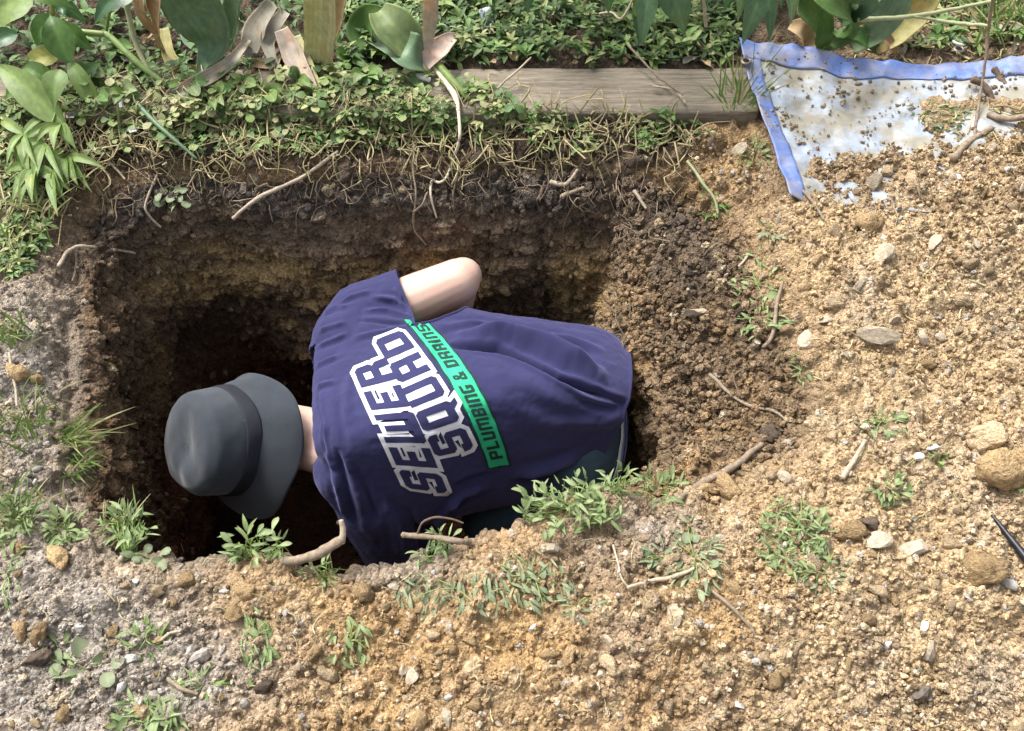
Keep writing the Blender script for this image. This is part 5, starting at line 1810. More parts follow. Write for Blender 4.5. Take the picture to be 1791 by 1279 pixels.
# --- bright weed hanging into the left corner of the pit
e, o_ = plant_root('leafy_weed', 90, 240, 'bright green leafy weed spilling over the far left corner of the pit')
for p0, p1, w_, pf, mt, sg in (((112, 218, .03), (-10, 112, .09), 52, 'lance', 'bright', .02), ((95, 192, .06), (104, 122, .10), 38, 'obovate', 'bright', .01),
                               ((168, 182, .03), (118, 108, .08), 30, 'ovate', 'bright', .02), ((150, 175, .03), (170, 190, .02), 20, 'ovate', 'mid', .01),
                               ((100, 160, .05), (40, 120, .07), 34, 'ovate', 'mid', .02), ((60, 165, .04), (10, 175, .05), 30, 'lance', 'mid', .02),
                               ((140, 150, .05), (175, 110, .06), 24, 'ovate', 'mid', .01)):
    bigleaf(e, p0, p1, w_, pf, ML[mt], sg, 0.25, o_, int(p0[0]))
rg = random.Random(5)
for k in range(46):
    nx, ny, nz = rg.choice([(105, 218, .035), (78, 250, .025), (60, 292, .015), (90, 300, .01), (40, 235, .03), (115, 275, .0)])
    a = rg.uniform(0.1, 2.9) if rg.random() < .8 else rg.uniform(-.6, 3.7)
    L = rg.uniform(42, 84)
    bigleaf(e, (nx, ny, nz), (nx + L * math.cos(a) * .9, ny + L * math.sin(a), nz - rg.uniform(0, .03)), rg.uniform(12, 20), 'lance', ML['bright'], .012, .3, o_, k)
for a_, b_ in (((100, 190, .05), (78, 250, .02)), ((78, 250, .02), (60, 292, .01)), ((78, 250, .02), (90, 300, .005))):
    tube('stem', spline([U(*a_), U(*b_)], 8), [.002, .0018], MAT_STALK, e, o_)

# --- broad seedlings between the board and the bed
SEEDL = [(205, 85), (150, 130), (245, 130), (330, 150), (215, 165), (420, 150), (470, 165), (610, 105), (380, 170), (170, 165), (640, 130), (520, 140)]
for i_, (x, y) in enumerate(SEEDL):
    p, nn = G2(x, y)
    e = empty('seedling', p); o_ = np.array(p)
    tag(e, 'broad-leaved green seedling in the clover between tulips and pit', 'seedling', 'seedlings in the clover')
    LATE.append((e, 'seedling', 0))
    for k in range(rg.randint(5, 8)):
        a = rg.uniform(0, 6.28); L = rg.uniform(20, 36); z0 = p.z + .012
        bigleaf(e, (x, y, z0), (x + L * math.cos(a), y + .7 * L * math.sin(a), z0 + rg.uniform(.005, .035)), rg.uniform(13, 24), rg.choice(['ovate', 'obovate', 'round']), ML[rg.choice(['mid', 'bright', 'weed'])], .008, .2, o_, k)
    tube('stem', [np.array([0, 0, -.01]), np.array([.001, 0, .005]), np.array([0, 0, .014])], [.0016, .0014], MAT_STALK, e)

# --- dying tulips
e, o_ = plant_root('tulip_plant', 350, 145, 'dying tulip with one big blue-green leaf and a tan dried leaf')
strap('leaf', [(272, -25, .28), (276, 35, .17), (280, 68, .09), (287, 92, .04)], [42, 46, 28, 4], ML['tan'], e, .35, origin=o_, seed=2, ruffle=.1)
strap('leaf', [(248, -25, .26), (250, 20, .18), (272, 60, .1)], [26, 30, 6], ML['tan'], e, .3, origin=o_, seed=4)
strap('leaf', [(292, -45, .26), (332, 5, .18), (362, 48, .12), (371, 84, .07), (356, 118, .04), (342, 142, .025)], [64, 86, 72, 50, 20, 5], ML['blue'], e, .38, twist=.15, origin=o_, seed=1)
strap('leaf', [(288, 50, .07), (300, 105, .04), (340, 134, .025), (402, 112, .04)], [14, 22, 34, 22], ML['yellow'], e, .3, origin=o_, seed=5)
strap('leaf', [(325, 45, .06), (335, 70, .05), (352, 92, .04)], [18, 26, 10], ML['blue'], e, .4, origin=o_, seed=6)
e, o_ = plant_root('tulip_plant', 420, 120, 'withered tulip clump of grey-green and shrivelled brown leaves')
strap('leaf', [(424, -30, .24), (412, 25, .13), (398, 82, .04)], [52, 44, 16], ML['blue'], e, .45, origin=o_, seed=7)
strap('leaf', [(478, 5, .13), (450, 48, .08), (438, 92, .04), (447, 100, .03)], [20, 40, 24, 8], ML['greytan'], e, .3, origin=o_, seed=8, ruffle=.2)
strap('leaf', [(280, 178, .02), (335, 152, .045), (395, 118, .05), (436, 70, .07)], [10, 24, 22, 8], ML['greytan'], e, .5, origin=o_, seed=9)
strap('leaf', [(500, 20, .1), (470, 70, .06), (484, 118, .03)], [20, 26, 8], ML['greytan'], e, .4, origin=o_, seed=10, ruffle=.25)
strap('leaf', [(486, 55, .05), (478, 90, .03), (462, 112, .025)], [16, 22, 8], ML['pink'], e, .4, origin=o_, seed=11, ruffle=.3)
strap('leaf', [(420, 105, .03), (450, 112, .03), (492, 120, .02)], [8, 14, 6], ML['tan'], e, .4, origin=o_, seed=12)
tube('dried_stem', spline([U(468, 58, .06), U(520, 82, .05), U(566, 76, .06), U(600, 20, .12), U(604, -20, .16)], 24), [.0025, .002, .0015], ML['tan'], e, o_)
tube('dried_stem', spline([U(480, -20, .14), U(500, 40, .08), U(530, 74, .05)], 16), [.002, .002], MAT_STALKPALE, e, o_)
e, o_ = plant_root('tulip_plant', 560, 130, 'fading tulip with a broad pale yellow leaf and a pinkish strap leaf')
strap('leaf', [(566, -40, .3), (566, 30, .18), (562, 90, .07), (560, 122, .02)], [58, 66, 56, 42], ML['paleyellow'], e, .3, origin=o_, seed=13)
strap('leaf', [(492, 52, .09), (516, 104, .05), (552, 168, .02)], [22, 36, 18], ML['pink'], e, .35, origin=o_, seed=14)
strap('leaf', [(520, 62, .08), (540, 120, .04), (560, 160, .02)], [10, 22, 8], ML['paleyellow'], e, .35, origin=o_, seed=15)
strap('leaf', [(605, -25, .22), (592, 30, .12), (575, 80, .05)], [16, 24, 10], ML['tan'], e, .35, origin=o_, seed=16)

# --- uprooted bulb lying over the board
e, o_ = plant_root('uprooted_bulb_plant', 745, 118, 'uprooted tulip lying over the board with a long white root hanging into the pit')
strap('leaf', [(746, 104, .05), (716, 76, .085), (686, 46, .115), (662, 20, .125)], [18, 60, 66, 34], ML['weed'], e, .45, origin=o_, twist=-.35, seed=21)
strap('leaf', [(668, 22, .122), (648, 34, .10), (638, 58, .06), (664, 74, .05), (690, 72, .05)], [18, 50, 58, 34, 8], ML['mid'], e, .35, origin=o_, twist=.2, seed=26)
strap('leaf', [(748, 108, .045), (718, 92, .08), (688, 76, .07), (628, 60, .05)], [34, 62, 46, 6], ML['blue'], e, .40, origin=o_, seed=22)
strap('leaf', [(750, 106, .05), (730, 118, .05), (716, 140, .03)], [30, 46, 34], ML['paleyellow'], e, -.4, origin=o_, seed=23)
strap('leaf', [(756, -40, .28), (754, 20, .18), (750, 62, .11), (743, 100, .055)], [24, 27, 20, 8], ML['pink'], e, .3, origin=o_, seed=24)
strap('leaf', [(742, 112, .05), (766, 88, .07), (792, 66, .06), (806, 78, .04)], [28, 34, 18, 6], ML['pink'], e, .4, origin=o_, seed=25, ruffle=.15)
tube('stem', spline([U(757, 102, .05), U(790, 140, .045), U(820, 174, .03)], 14), [.0085, .0085, .006], MAT_STALK, e, o_, sides=12)
tube('root', np.vstack([spline([U(752, 108, .045), U(776, 140, .04), U(796, 168, .035), U(802, 196, .03)], 16)]), [.003, .006, .0075, .004], MAT_ROOTW, e, o_)
tube('root', px_path([(802, 196, .03), (804, 240, .01), (795, 280), (781, 306), (770, 320), (757, 318), (756, 345), (766, 382)], 40, .010), [.0038, .0034, .0028, .003, .0022], MAT_ROOTW, e, o_)

# --- dark bush overhanging from behind
e, o_ = plant_root('overhanging_bush', 1130, 20, 'dark green bush with pointed drooping leaves behind the board')
for p0, p1, w_, mt in (((918, -26, .26), (868, 10, .20), 32, 'blue'), ((930, -26, .26), (922, 24, .19), 28, 'dark'), ((985, -22, .26), (984, 8, .2), 16, 'dark'), ((1064, -28, .26), (1064, 24, .18), 34, 'dark'),
                       ((1128, -20, .25), (1108, 44, .17), 20, 'bright'), ((1136, -24, .25), (1122, 80, .15), 40, 'dark'), ((1114, 8, .2), (1118, 82, .14), 26, 'dark'),
                       ((1160, -34, .26), (1198, 60, .16), 62, 'dark'), ((1128, -44, .28), (1190, -5, .24), 44, 'dark'), ((1302, -30, .26), (1290, 38, .18), 28, 'blue'), ((1334, -12, .24), (1298, 78, .15), 42, 'dark'),
                       ((1342, -20, .24), (1346, 74, .15), 26, 'dark'), ((1378, -34, .26), (1384, 42, .18), 30, 'blue'), ((1296, -24, .26), (1266, 20, .2), 28, 'dark'), ((1322, -40, .28), (1326, 20, .2), 22, 'blue'), ((1360, -30, .27), (1366, 15, .22), 22, 'dark'), ((1230, -40, .28), (1234, 5, .22), 26, 'dark')):
    bigleaf(e, p0, p1, w_, 'lance', ML[mt], .015, .22, o_, int(p0[0]))
for k in range(70):  # upper leaves of the bush, out of view, added to shade the bed
    x, y = rg.uniform(840, 1430), rg.uniform(-230, -40)
    a = rg.uniform(0, 6.28)
    L = rg.uniform(60, 100)
    z = rg.uniform(.18, .42)
    bigleaf(e, (x, y, z), (x + L * math.cos(a), y + L * .6 * math.sin(a), z - .05), rg.uniform(26, 46), 'lance', ML['dark'], .015, .22, o_, k)
for k in range(7):
    x = 880 + k * 85
    tube('stem', spline([U(x, -60, .0), U(x + rg.uniform(-20, 20), -110, .2), U(x + rg.uniform(-40, 40), -130, .36)], 12), [.005, .004, .003], MAT_TWIG, e, o_)
tube('twig', spline([U(1114, -15, .22), U(1088, 32, .17), U(1070, 22, .17), U(1048, 24, .16)], 16), [.0028, .0026, .0024, .002], MAT_TWIGP, e, o_)
tube('twig', spline([U(1228, -30, .24), U(1232, 15, .18), U(1235, 47, .14)], 10), [.0036, .0038, .004], MAT_TWIGP, e, o_)

# --- strap-leaved plant behind the tarp
e, o_ = plant_root('strap_leaved_plant', 1450, 70, 'strap-leaved plant with curling green and yellowing leaves behind the tarp')
strap('leaf', [(1420, -40, .26), (1462, -6, .24), (1488, 22, .17), (1470, 60, .08), (1418, 90, .04)], [40, 62, 52, 38, 12], ML['mid'], e, .3, twist=.6, origin=o_, seed=31)
strap('leaf', [(1395, 10, .18), (1432, 40, .12), (1440, 84, .05)], [34, 50, 20], ML['mid'], e, .3, origin=o_, seed=32)
strap('leaf', [(1580, -40, .22), (1560, 10, .15), (1530, 55, .09), (1490, 84, .04)], [36, 52, 40, 16], ML['blue'], e, .3, origin=o_, seed=33)
strap('leaf', [(1640, -20, .16), (1598, 25, .1), (1560, 62, .07), (1528, 92, .04)], [24, 46, 40, 10], ML['yellow'], e, .35, origin=o_, seed=34)
strap('leaf', [(1470, 62, .08), (1506, 64, .08), (1536, 90, .04)], [16, 28, 10], ML['mid'], e, .4, origin=o_, seed=35)
strap('leaf', [(1500, 52, .08), (1540, 60, .08), (1568, 90, .04)], [10, 18, 12], ML['tan'], e, .4, origin=o_, seed=36)
strap('leaf', [(1380, 45, .09), (1402, 52, .09), (1412, 72, .06), (1396, 94, .04)], [12, 32, 38, 28], ML['tan'], e, .5, origin=o_, seed=37)
strap('leaf', [(1500, -40, .26), (1512, 5, .2), (1470, 40, .12)], [30, 40, 14], ML['dark'], e, .3, origin=o_, seed=38)

# --- small weeds: empty + stem + leaves sharing a few meshes
WL = {}
for mt in ('weed', 'weed2', 'bright'):
    WL[mt] = []
    for q in range(5):
        me = leaf_mesh('weed_leaf', 1.0, [.22, .27, .18, .34, .24][q], ['lance', 'lance', 'lance', 'obovate', 'lance'][q], [.5, .9, .2, .7, 1.2][q], .30, 7, 1, .05, q)
        me.materials.append(ML[mt]); WL[mt].append(me)
    me = leaf_mesh('round_leaf', 1.0, .85, 'round', .4, .12, 7, 2, .04, 3)
    me.materials.append(ML[mt]); WL[mt].append(me)

def weed(px, py, n, rx, ry, lpx, label, group=None, mt='weed', up=0.5, seed=0, name='weed', lie=None, roundp=0.0, hgt=0.0):
    """n leaves of about lpx photo pixels spread over rx by ry pixels; up = how steeply they stand"""
    rgw = random.Random(seed * 31 + int(px))
    n, lpx = int(n * 1.55), lpx * .80
    by = py
    p, nn = G(px, by)
    while p.z < -.10 and by < py + 90 and py > 700:          # stand on the lip, not down in the pit
        by += 4
        p, nn = G(px, by)
    e = empty(name, p)
    tag(e, label, 'weed', group)
    dist = (p - Vector(CAMP)).length
    stems = []
    for k in range(n):
        r_, a_ = math.sqrt(rgw.random()), rgw.uniform(0, 6.283)
        x, y = px + r_ * rx * math.cos(a_), py + r_ * ry * math.sin(a_)
        q, qn = G(x, y, 0.0)
        if abs(q.z - p.z) > 0.07:
            q = Vector(U(x, y, p.z + rgw.uniform(-.01, .02))); qn = Vector((0, 0, 1))
            stems.append((p + Vector((rgw.uniform(-.015, .015), rgw.uniform(-.01, .01), -.004)), q.copy()))
        h_ = rgw.uniform(0, hgt)
        q = q + Vector((0, 0, .0025 + h_))
        if hgt and rgw.random() < .5:
            stems.append((q - Vector((rgw.uniform(-.01, .01), rgw.uniform(-.01, .01), h_ + .006)), q))
        yaw = math.atan2(y - py + 1e-4, (x - px) + 1e-4)
        yaw = (rgw.uniform(0, 6.28) if n > 90 else -yaw + rgw.uniform(-1.1, 1.1)) if lie is None else lie + rgw.uniform(-.7, .7)
        pitch = rgw.uniform(.05, up)
        meshes = WL[mt]
        o = bpy.data.objects.new('leaf', meshes[5] if rgw.random() < roundp else meshes[rgw.randrange(5)])
        o.parent = e
        L = lpx * rgw.uniform(.7, 1.25) * dist / FPX
        if o.data.name.startswith('round'): L *= .75
        o.location = q - p
        o.rotation_euler = (rgw.uniform(-.9, .9), -pitch, yaw)
        o.scale = (L, L, L)
        COL.objects.link(o)
    v_, f_, c_, k_ = [], [], [], 0
    J = Joined()
    for k in range(max(3, n // 6) if n < 90 else 3):
        a_ = rgw.uniform(0, 6.283)
        L = rgw.uniform(.5, 1.1)
        b_, _ = G(px + rx * L * math.cos(a_), py + ry * L * math.sin(a_), .006)
        if abs(b_.z - p.z) > .07: continue
        stems.append((p + Vector((0, 0, .001)), b_))
    for s0, s1 in stems:
        mid_ = (s0 + s1) / 2 + Vector((rgw.uniform(-.006, .006), rgw.uniform(-.006, .006), .006))
        v, f, c2 = tube_data(spline([np.array(s0 - p), np.array(mid_ - p), np.array(s1 - p)], 8), [.0011, .0008], 5)
        J.add(v, {4: f, 3: c2}, (0.22, 0.25, 0.11))
    if J.n:
        J.build('stem', MAT_STALK, True, e)
    return e

RW = 'low weeds growing round the pit'
weed(1000, 890, 95, 92, 46, 34, 'dense leafy green weed clump on the near pit edge over the trousers', None, 'weed', 1.1, 1, roundp=.03, hgt=.03)
weed(1075, 850, 16, 26, 22, 30, 'wispy green sprig beside the dense weed clump on the pit edge', None, 'weed', 1.3, 2, hgt=.03)
weed(1150, 862, 24, 40, 28, 28, 'loose pale green sprig on the near edge below the right pit wall', None, 'weed', 1.2, 3, hgt=.03)
weed(440, 962, 22, 36, 22, 36, 'upright leafy weed on the near pit edge beside the broken branch', None, 'weed', 1.3, 4, hgt=.035)
weed(485, 962, 9, 16, 20, 34, 'thin upright sprig beside the leafy weed on the near edge', None, 'weed', 1.3, 5, hgt=.03)
weed(118, 930, 26, 34, 22, 34, 'bright weed at the near left corner of the pit', None, 'weed', 1.1, 6, hgt=.02)
weed(225, 928, 30, 38, 26, 32, 'spiky pale weed with tangled roots on the near pit edge', None, 'weed', 1.3, 7, hgt=.03)
weed(262, 978, 9, 34, 12, 32, 'round-leaved seedling row on the near pit edge below the spiky weed', None, 'weed2', .5, 8, roundp=.8)
weed(30, 915, 26, 34, 24, 30, 'grassy weed on the bank beside the near left corner', None, 'weed', 1.1, 9, hgt=.02)
weed(800, 1030, 70, 120, 40, 32, 'wilted trailing weeds lying along the soil below the near edge', None, 'weed2', .35, 10, lie=-1.3)
weed(935, 1010, 44, 70, 50, 30, 'wilted leafy patch below the dense weed clump', None, 'weed2', .5, 11, lie=-1.0)
weed(1010, 1060, 14, 30, 22, 30, 'few wilted leaves on bare soil below the wilted leafy patch', None, 'weed2', .5, 12)
weed(1385, 945, 120, 62, 70, 24, 'large patch of short green weeds in the tan soil', None, 'weed', .9, 13, hgt=.012)
weed(1440, 1000, 40, 46, 34, 24, 'thin fringe of weeds below the large green patch', None, 'weed2', .7, 14)
weed(1215, 975, 34, 40, 60, 34, 'pale broad-leaved weed at the fork of the grey twig', None, 'weed2', .8, 15, roundp=.15)
weed(1155, 975, 10, 26, 16, 32, 'two-leaved seedling left of the forked twig', None, 'weed2', .7, 16, roundp=.3)
weed(612, 1122, 22, 34, 44, 34, 'wilted drooping weed in the ochre foreground', None, 'weed', .4, 17, lie=-1.5)
weed(448, 1112, 26, 30, 56, 34, 'long fallen green stem with narrow leaves in the dusty foreground', None, 'weed', .4, 18, lie=-1.2)
weed(262, 1255, 60, 50, 34, 36, 'tangled green weed in the dusty left foreground', None, 'weed', .7, 19)
weed(255, 1120, 16, 34, 28, 26, 'small yellow-green weed among grey crumbs', None, 'bright', .8, 20)
weed(150, 1172, 7, 50, 22, 48, 'fallen broad round leaves on the dusty soil', None, 'weed2', .3, 21, roundp=1.0)
weed(95, 1150, 12, 28, 26, 34, 'dark green tuft beside the fallen round leaves', None, 'weed', .8, 22)
weed(355, 1200, 18, 40, 18, 28, 'pale sprig with straw-coloured stems in the dusty foreground', None, 'bright', .5, 23)
weed(1325, 500, 34, 40, 62, 26, 'small green weeds straggling down the dark slump right of the pit', None, 'weed', .7, 24, roundp=.1)
weed(1330, 560, 26, 40, 30, 26, 'weed with rounded leaves under the straight twig on the slump', None, 'weed', .8, 25, roundp=.2)
weed(1350, 405, 7, 14, 20, 26, 'two-leaved seedling above the slump weeds', None, 'weed2', 1.1, 26, roundp=.2)
weed(1248, 362, 16, 20, 22, 24, 'tiny yellow-green sprout at the foot of the pale straw', None, 'bright', .9, 27)
weed(1318, 272, 20, 26, 22, 24, 'small green sprout beside the tarp edge', None, 'weed', .9, 28)
weed(1402, 650, 12, 16, 20, 22, 'small green sprout on the brown slump', None, 'weed', .9, 29)
weed(1545, 740, 30, 42, 16, 24, 'flat green weed above the short grey stick', None, 'weed', .6, 30)
weed(1558, 858, 28, 26, 24, 24, 'bushy dark green weed in the tan crumbs', None, 'weed', .9, 31)
weed(1632, 800, 8, 14, 12, 20, 'tiny sprout between the white stones', None, 'bright', .9, 32)
weed(1780, 850, 8, 18, 12, 26, 'small sprout below the broken ochre lump', None, 'bright', .9, 33)
weed(1620, 200, 40, 90, 20, 20, 'straggling weeds on the soil covering the tarp', None, 'weed2', .8, 34)
weed(1690, 225, 26, 60, 22, 20, 'pale weeds under the upright dead stalk', None, 'weed2', .8, 35)
weed(310, 335, 9, 34, 24, 30, 'bluish clover sprig hanging over the dark far wall', None, 'weed2', .5, 36, roundp=.6, lie=-1.4)
weed(500, 190, 24, 60, 20, 24, 'leafy clover patch under the pinkish strap leaf', None, 'weed', .6, 37, roundp=.6)
weed(700, 175, 40, 60, 22, 26, 'bright clover patch below the uprooted tulip', None, 'bright', .6, 38, roundp=.4)
weed(560, 1000, 14, 26, 22, 24, 'wispy seedling on the ochre near edge', None, 'weed', 1.0, 39)
weed(742, 975, 10, 18, 8, 26, 'single sprig at the near edge under the shirt', None, 'weed', .9, 40)
weed(775, 945, 12, 18, 18, 26, 'sprig growing from the smooth grey near edge', None, 'weed', 1.0, 41)
weed(15, 1010, 16, 24, 50, 30, 'weeds in the ochre crumbs below the grassy bank', None, 'weed', .8, 42)

# --- grass tufts: one mesh of blades each
MAT_BLADE = leaf_mat('grass_blade', rough=0.5, trans=0.25, attr=True)
def tuft(px, py, n, lpx, spread, lean, label, group=None, cols=((0.14, 0.22, 0.06), (0.42, 0.38, 0.20)), mix=0.3, seed=0, wpx=3.2, droop=1.0):
    rgt = random.Random(seed * 17 + int(px))
    p, nn = G(px, py)
    while p.z < -.15 and px < 300:
        px -= 4
        p, nn = G(px, py)
    d = (p - Vector(CAMP)).length / FPX
    J = Joined()
    for k in range(n):
        b_ = np.array([rgt.gauss(0, spread * d), rgt.gauss(0, spread * d), -.002])
        L = lpx * d * rgt.uniform(.45, 1.1)
        az = rgt.uniform(0, 6.283)
        tilt = rgt.uniform(.1, 1.0)
        dirn = np.array([math.cos(az) * tilt + lean[0], math.sin(az) * tilt + lean[1], 1.0 + lean[2]]); dirn /= np.linalg.norm(dirn)
        bend = np.array([dirn[0], dirn[1], -.6 * droop]) * rgt.uniform(.2, .8)
        pts = np.array([b_ + dirn * L * t + bend * L * t * t * .7 for t in np.linspace(0, 1, 7)])
        tg = np.gradient(pts, axis=0); lat = np.cross(tg, [rgt.uniform(-.5, .5), -.6, .7]); lat /= np.linalg.norm(lat, axis=1)[:, None] + 1e-9
        w = np.array([1, 1, .95, .85, .65, .4, .08]) * wpx * d * rgt.uniform(.6, 1.2) / 2
        v = np.stack([pts - lat * w[:, None], pts + lat * w[:, None]], 1).reshape(-1, 3)
        f = np.array([(2 * i, 2 * i + 1, 2 * i + 3, 2 * i + 2) for i in range(6)])
        c0 = np.array(cols[0]) * rgt.uniform(.7, 1.3) if rgt.random() > mix else np.array(cols[1]) * rgt.uniform(.7, 1.1)
        J.add(v, f, c0)
    o = J.build('grass_tuft', MAT_BLADE)
    o.location = p
    return tag(o, label, 'grass', group)
tuft(1282, 205, 60, 110, 11, (.12, .25, .15), 'tall fine grass tuft at the corner of the tarp', mix=.25, seed=1, wpx=3.5, droop=.3)
tuft(1300, 180, 14, 130, 8, (.25, .5, .1), 'few long arching grass blades over the tarp hem', mix=.2, seed=2, wpx=2.6, droop=.5)
tuft(1755, 45, 90, 80, 26, (0, .2, 0), 'grass clump in the leaf litter behind the tarp', mix=.35, seed=3)
tuft(118, 762, 70, 78, 12, (.9, .0, .1), 'pale dry grass tuft leaning out over the left pit wall', mix=.55, seed=4)
tuft(128, 815, 46, 50, 14, (.8, -.3, .0), 'green grass hanging below the pale dry tuft on the left wall', mix=.25, seed=5, wpx=4)
tuft(22, 590, 46, 60, 16, (.2, .1, 0), 'small grass tuft on the grey bank left of the pit', mix=.3, seed=6)
tuft(35, 748, 90, 64, 30, (.1, .1, 0), 'spreading grass tuft on the grey bank beside the pale dry tuft', mix=.35, seed=7)
tuft(20, 905, 70, 60, 26, (.1, .2, 0), 'grass tuft on the bank above the ochre crumbs', mix=.25, seed=8)
tuft(212, 935, 40, 55, 16, (.2, .5, 0), 'spiky grass tuft on the near left pit edge', mix=.5, seed=9)
tuft(570, 1010, 24, 44, 8, (0, -.2, 0), 'tiny green grass star on the near edge', mix=.2, seed=10)
tuft(20, 450, 50, 55, 24, (.1, .1, 0), 'grass on the grey bank under the leafy weed', mix=.5, seed=11)
tuft(40, 345, 80, 60, 40, (.3, -.1, 0), 'pale grass thatch below the leafy weed', mix=.6, seed=12)

# --- ground cover nobody could count
def in_poly(x, y, poly):
    return poly_sd(np.array([float(x)]), np.array([float(y)]), poly)[0] < 0
LEAFLET_V, LEAFLET_F = None, None
tmp = leaf_mesh('tmp', 1, .8, 'obovate', .4, .2, 5, 1)
LEAFLET_V = mesh_arrays(tmp)[0].copy(); LEAFLET_F = np.array([list(p.vertices) for p in tmp.polygons]); bpy.data.meshes.remove(tmp)
tmp = leaf_mesh('tmp', 1, .42, 'lance', .5, .25, 4, 1)
LANCE_V = mesh_arrays(tmp)[0].copy(); LANCE_F = np.array([list(p.vertices) for p in tmp.polygons]); bpy.data.meshes.remove(tmp)

def rotz(v, a):
    c_, s_ = math.cos(a), math.sin(a)
    return v @ np.array([[c_, s_, 0], [-s_, c_, 0], [0, 0, 1]])
def roty(v, a):
    c_, s_ = math.cos(a), math.sin(a)
    return v @ np.array([[c_, 0, -s_], [0, 1, 0], [s_, 0, c_]])

def cover(name, poly, n, lpx, kind, cols, seed, label, hmax=.03, on_board=True, dens=None):
    rgc = random.Random(seed)
    poly = np.array(poly, float)
    x0, y0 = poly.min(0); x1, y1 = poly.max(0)
    J = Joined()
    made = tr = 0
    while made < n and tr < n * 6:
        tr += 1
        x, y = rgc.uniform(x0, x1), rgc.uniform(y0, y1)
        if not in_poly(x, y, poly): continue
        if dens is not None and rgc.random() > dens(x, y): continue
        p, nn = (G2 if on_board else G)(x, y)
        p = np.array(p)
        d = np.linalg.norm(p - CAMP) / FPX
        h_ = rgc.uniform(.2, 1) * hmax
        top = p + np.array([rgc.uniform(-.008, .008), rgc.uniform(-.012, .006), h_])
        col = np.array(rgc.choice(cols)) * rgc.uniform(.7, 1.3)
        L = lpx * d * rgc.choice((.6, .8, .9, 1.0, 1.2, 1.6))
        tiltx, yaw0 = rgc.uniform(-.3, .5), rgc.uniform(0, 6.28)
        if kind == 'clover':
            for q in range(3):
                v = roty(LEAFLET_V * L, rgc.uniform(-.15, .35))
                v = rotz(v, yaw0 + q * 2.094)
                v = v @ np.array([[1, 0, 0], [0, math.cos(tiltx), -math.sin(tiltx)], [0, math.sin(tiltx), math.cos(tiltx)]])
                J.add(v + top, LEAFLET_F, col)
        else:
            for q in range(rgc.randint(3, 6)):
                v = roty(LANCE_V * L, rgc.uniform(-.8, .2))
                v = rotz(v, rgc.uniform(0, 6.28))
                J.add(v + top + np.array([0, 0, -rgc.uniform(0, .4) * h_]), LANCE_F, col)
        if rgc.random() < .5:
            v, f, c2 = tube_data(spline([p - np.array([0, 0, .004]), (p + top) / 2, top], 4), [.0007, .0006], 3)
            J.add(v, {4: f}, np.array((.26, .26, .12)))
        made += 1
    o = J.build(name, MAT_COVER)
    tag(o, label, 'ground cover', kind='stuff')
    return o
MAT_COVER = leaf_mat('cover_leaf', rough=0.55, trans=0.25, attr=True)
GREENS = [(0.10, 0.19, 0.05), (0.14, 0.23, 0.07), (0.20, 0.28, 0.09), (0.08, 0.15, 0.05)]
PALES = [(0.22, 0.29, 0.10), (0.30, 0.33, 0.14), (0.36, 0.36, 0.18), (0.16, 0.24, 0.08)]
DARKS = [(0.06, 0.12, 0.035), (0.09, 0.15, 0.045), (0.05, 0.09, 0.03)]
cover('clover', [(150, 120), (420, 130), (620, 110), (700, 140), (860, 150), (920, 205), (880, 240), (700, 250), (560, 262), (400, 268), (250, 262), (120, 290), (60, 330), (0, 300), (0, 180)],
      1000, 12, 'clover', GREENS + PALES + PALES, 3, 'matted clover and small leaves along the far pit edge', .028,
      dens=lambda x, y: float(np.clip(0.55 + 1.3 * fbm(np.array([[x / 55.0, y / 32.0, 0.0]]), 1.0, 2, 9)[0], 0.08, 1)))
cover('chickweed', [(585, -30), (1000, -30), (1300, -30), (1290, 85), (1255, 112), (1000, 112), (600, 112)], 1150, 15, 'lance', GREENS + PALES[:2] + DARKS, 4, 'mat of small pointed leaves behind the board', .045,
      on_board=False, dens=lambda x, y: 1.0 if x < 960 else 0.75)
cover('edge_weeds', [(560, 200), (900, 195), (1180, 205), (1250, 230), (1180, 262), (900, 262), (640, 262), (500, 275)], 330, 13, 'lance', PALES + PALES + GREENS[:2], 5, 'short yellow-green weeds on the far pit lip', .02,
      dens=lambda x, y: float(np.clip(0.45 + 1.5 * fbm(np.array([[x / 60.0, y / 30.0, 5.0]]), 1.0, 2, 19)[0], 0.05, 1)))
cover('bed_weeds', [(0, -60), (620, -60), (600, 120), (300, 150), (0, 150)], 300, 17, 'lance', GREENS[:2] + DARKS, 6, 'mixed low weeds in the planting bed', .05)
cover('litter_weeds', [(1480, -40), (1791, -40), (1791, 90), (1560, 88)], 260, 14, 'lance', PALES + GREENS, 7, 'sparse weeds in the leaf litter behind the tarp', .03)
cover('bank_weeds', [(0, 290), (80, 330), (95, 400), (60, 470), (0, 480)], 160, 15, 'lance', PALES + GREENS, 8, 'short weeds on the grey bank left of the pit', .02)

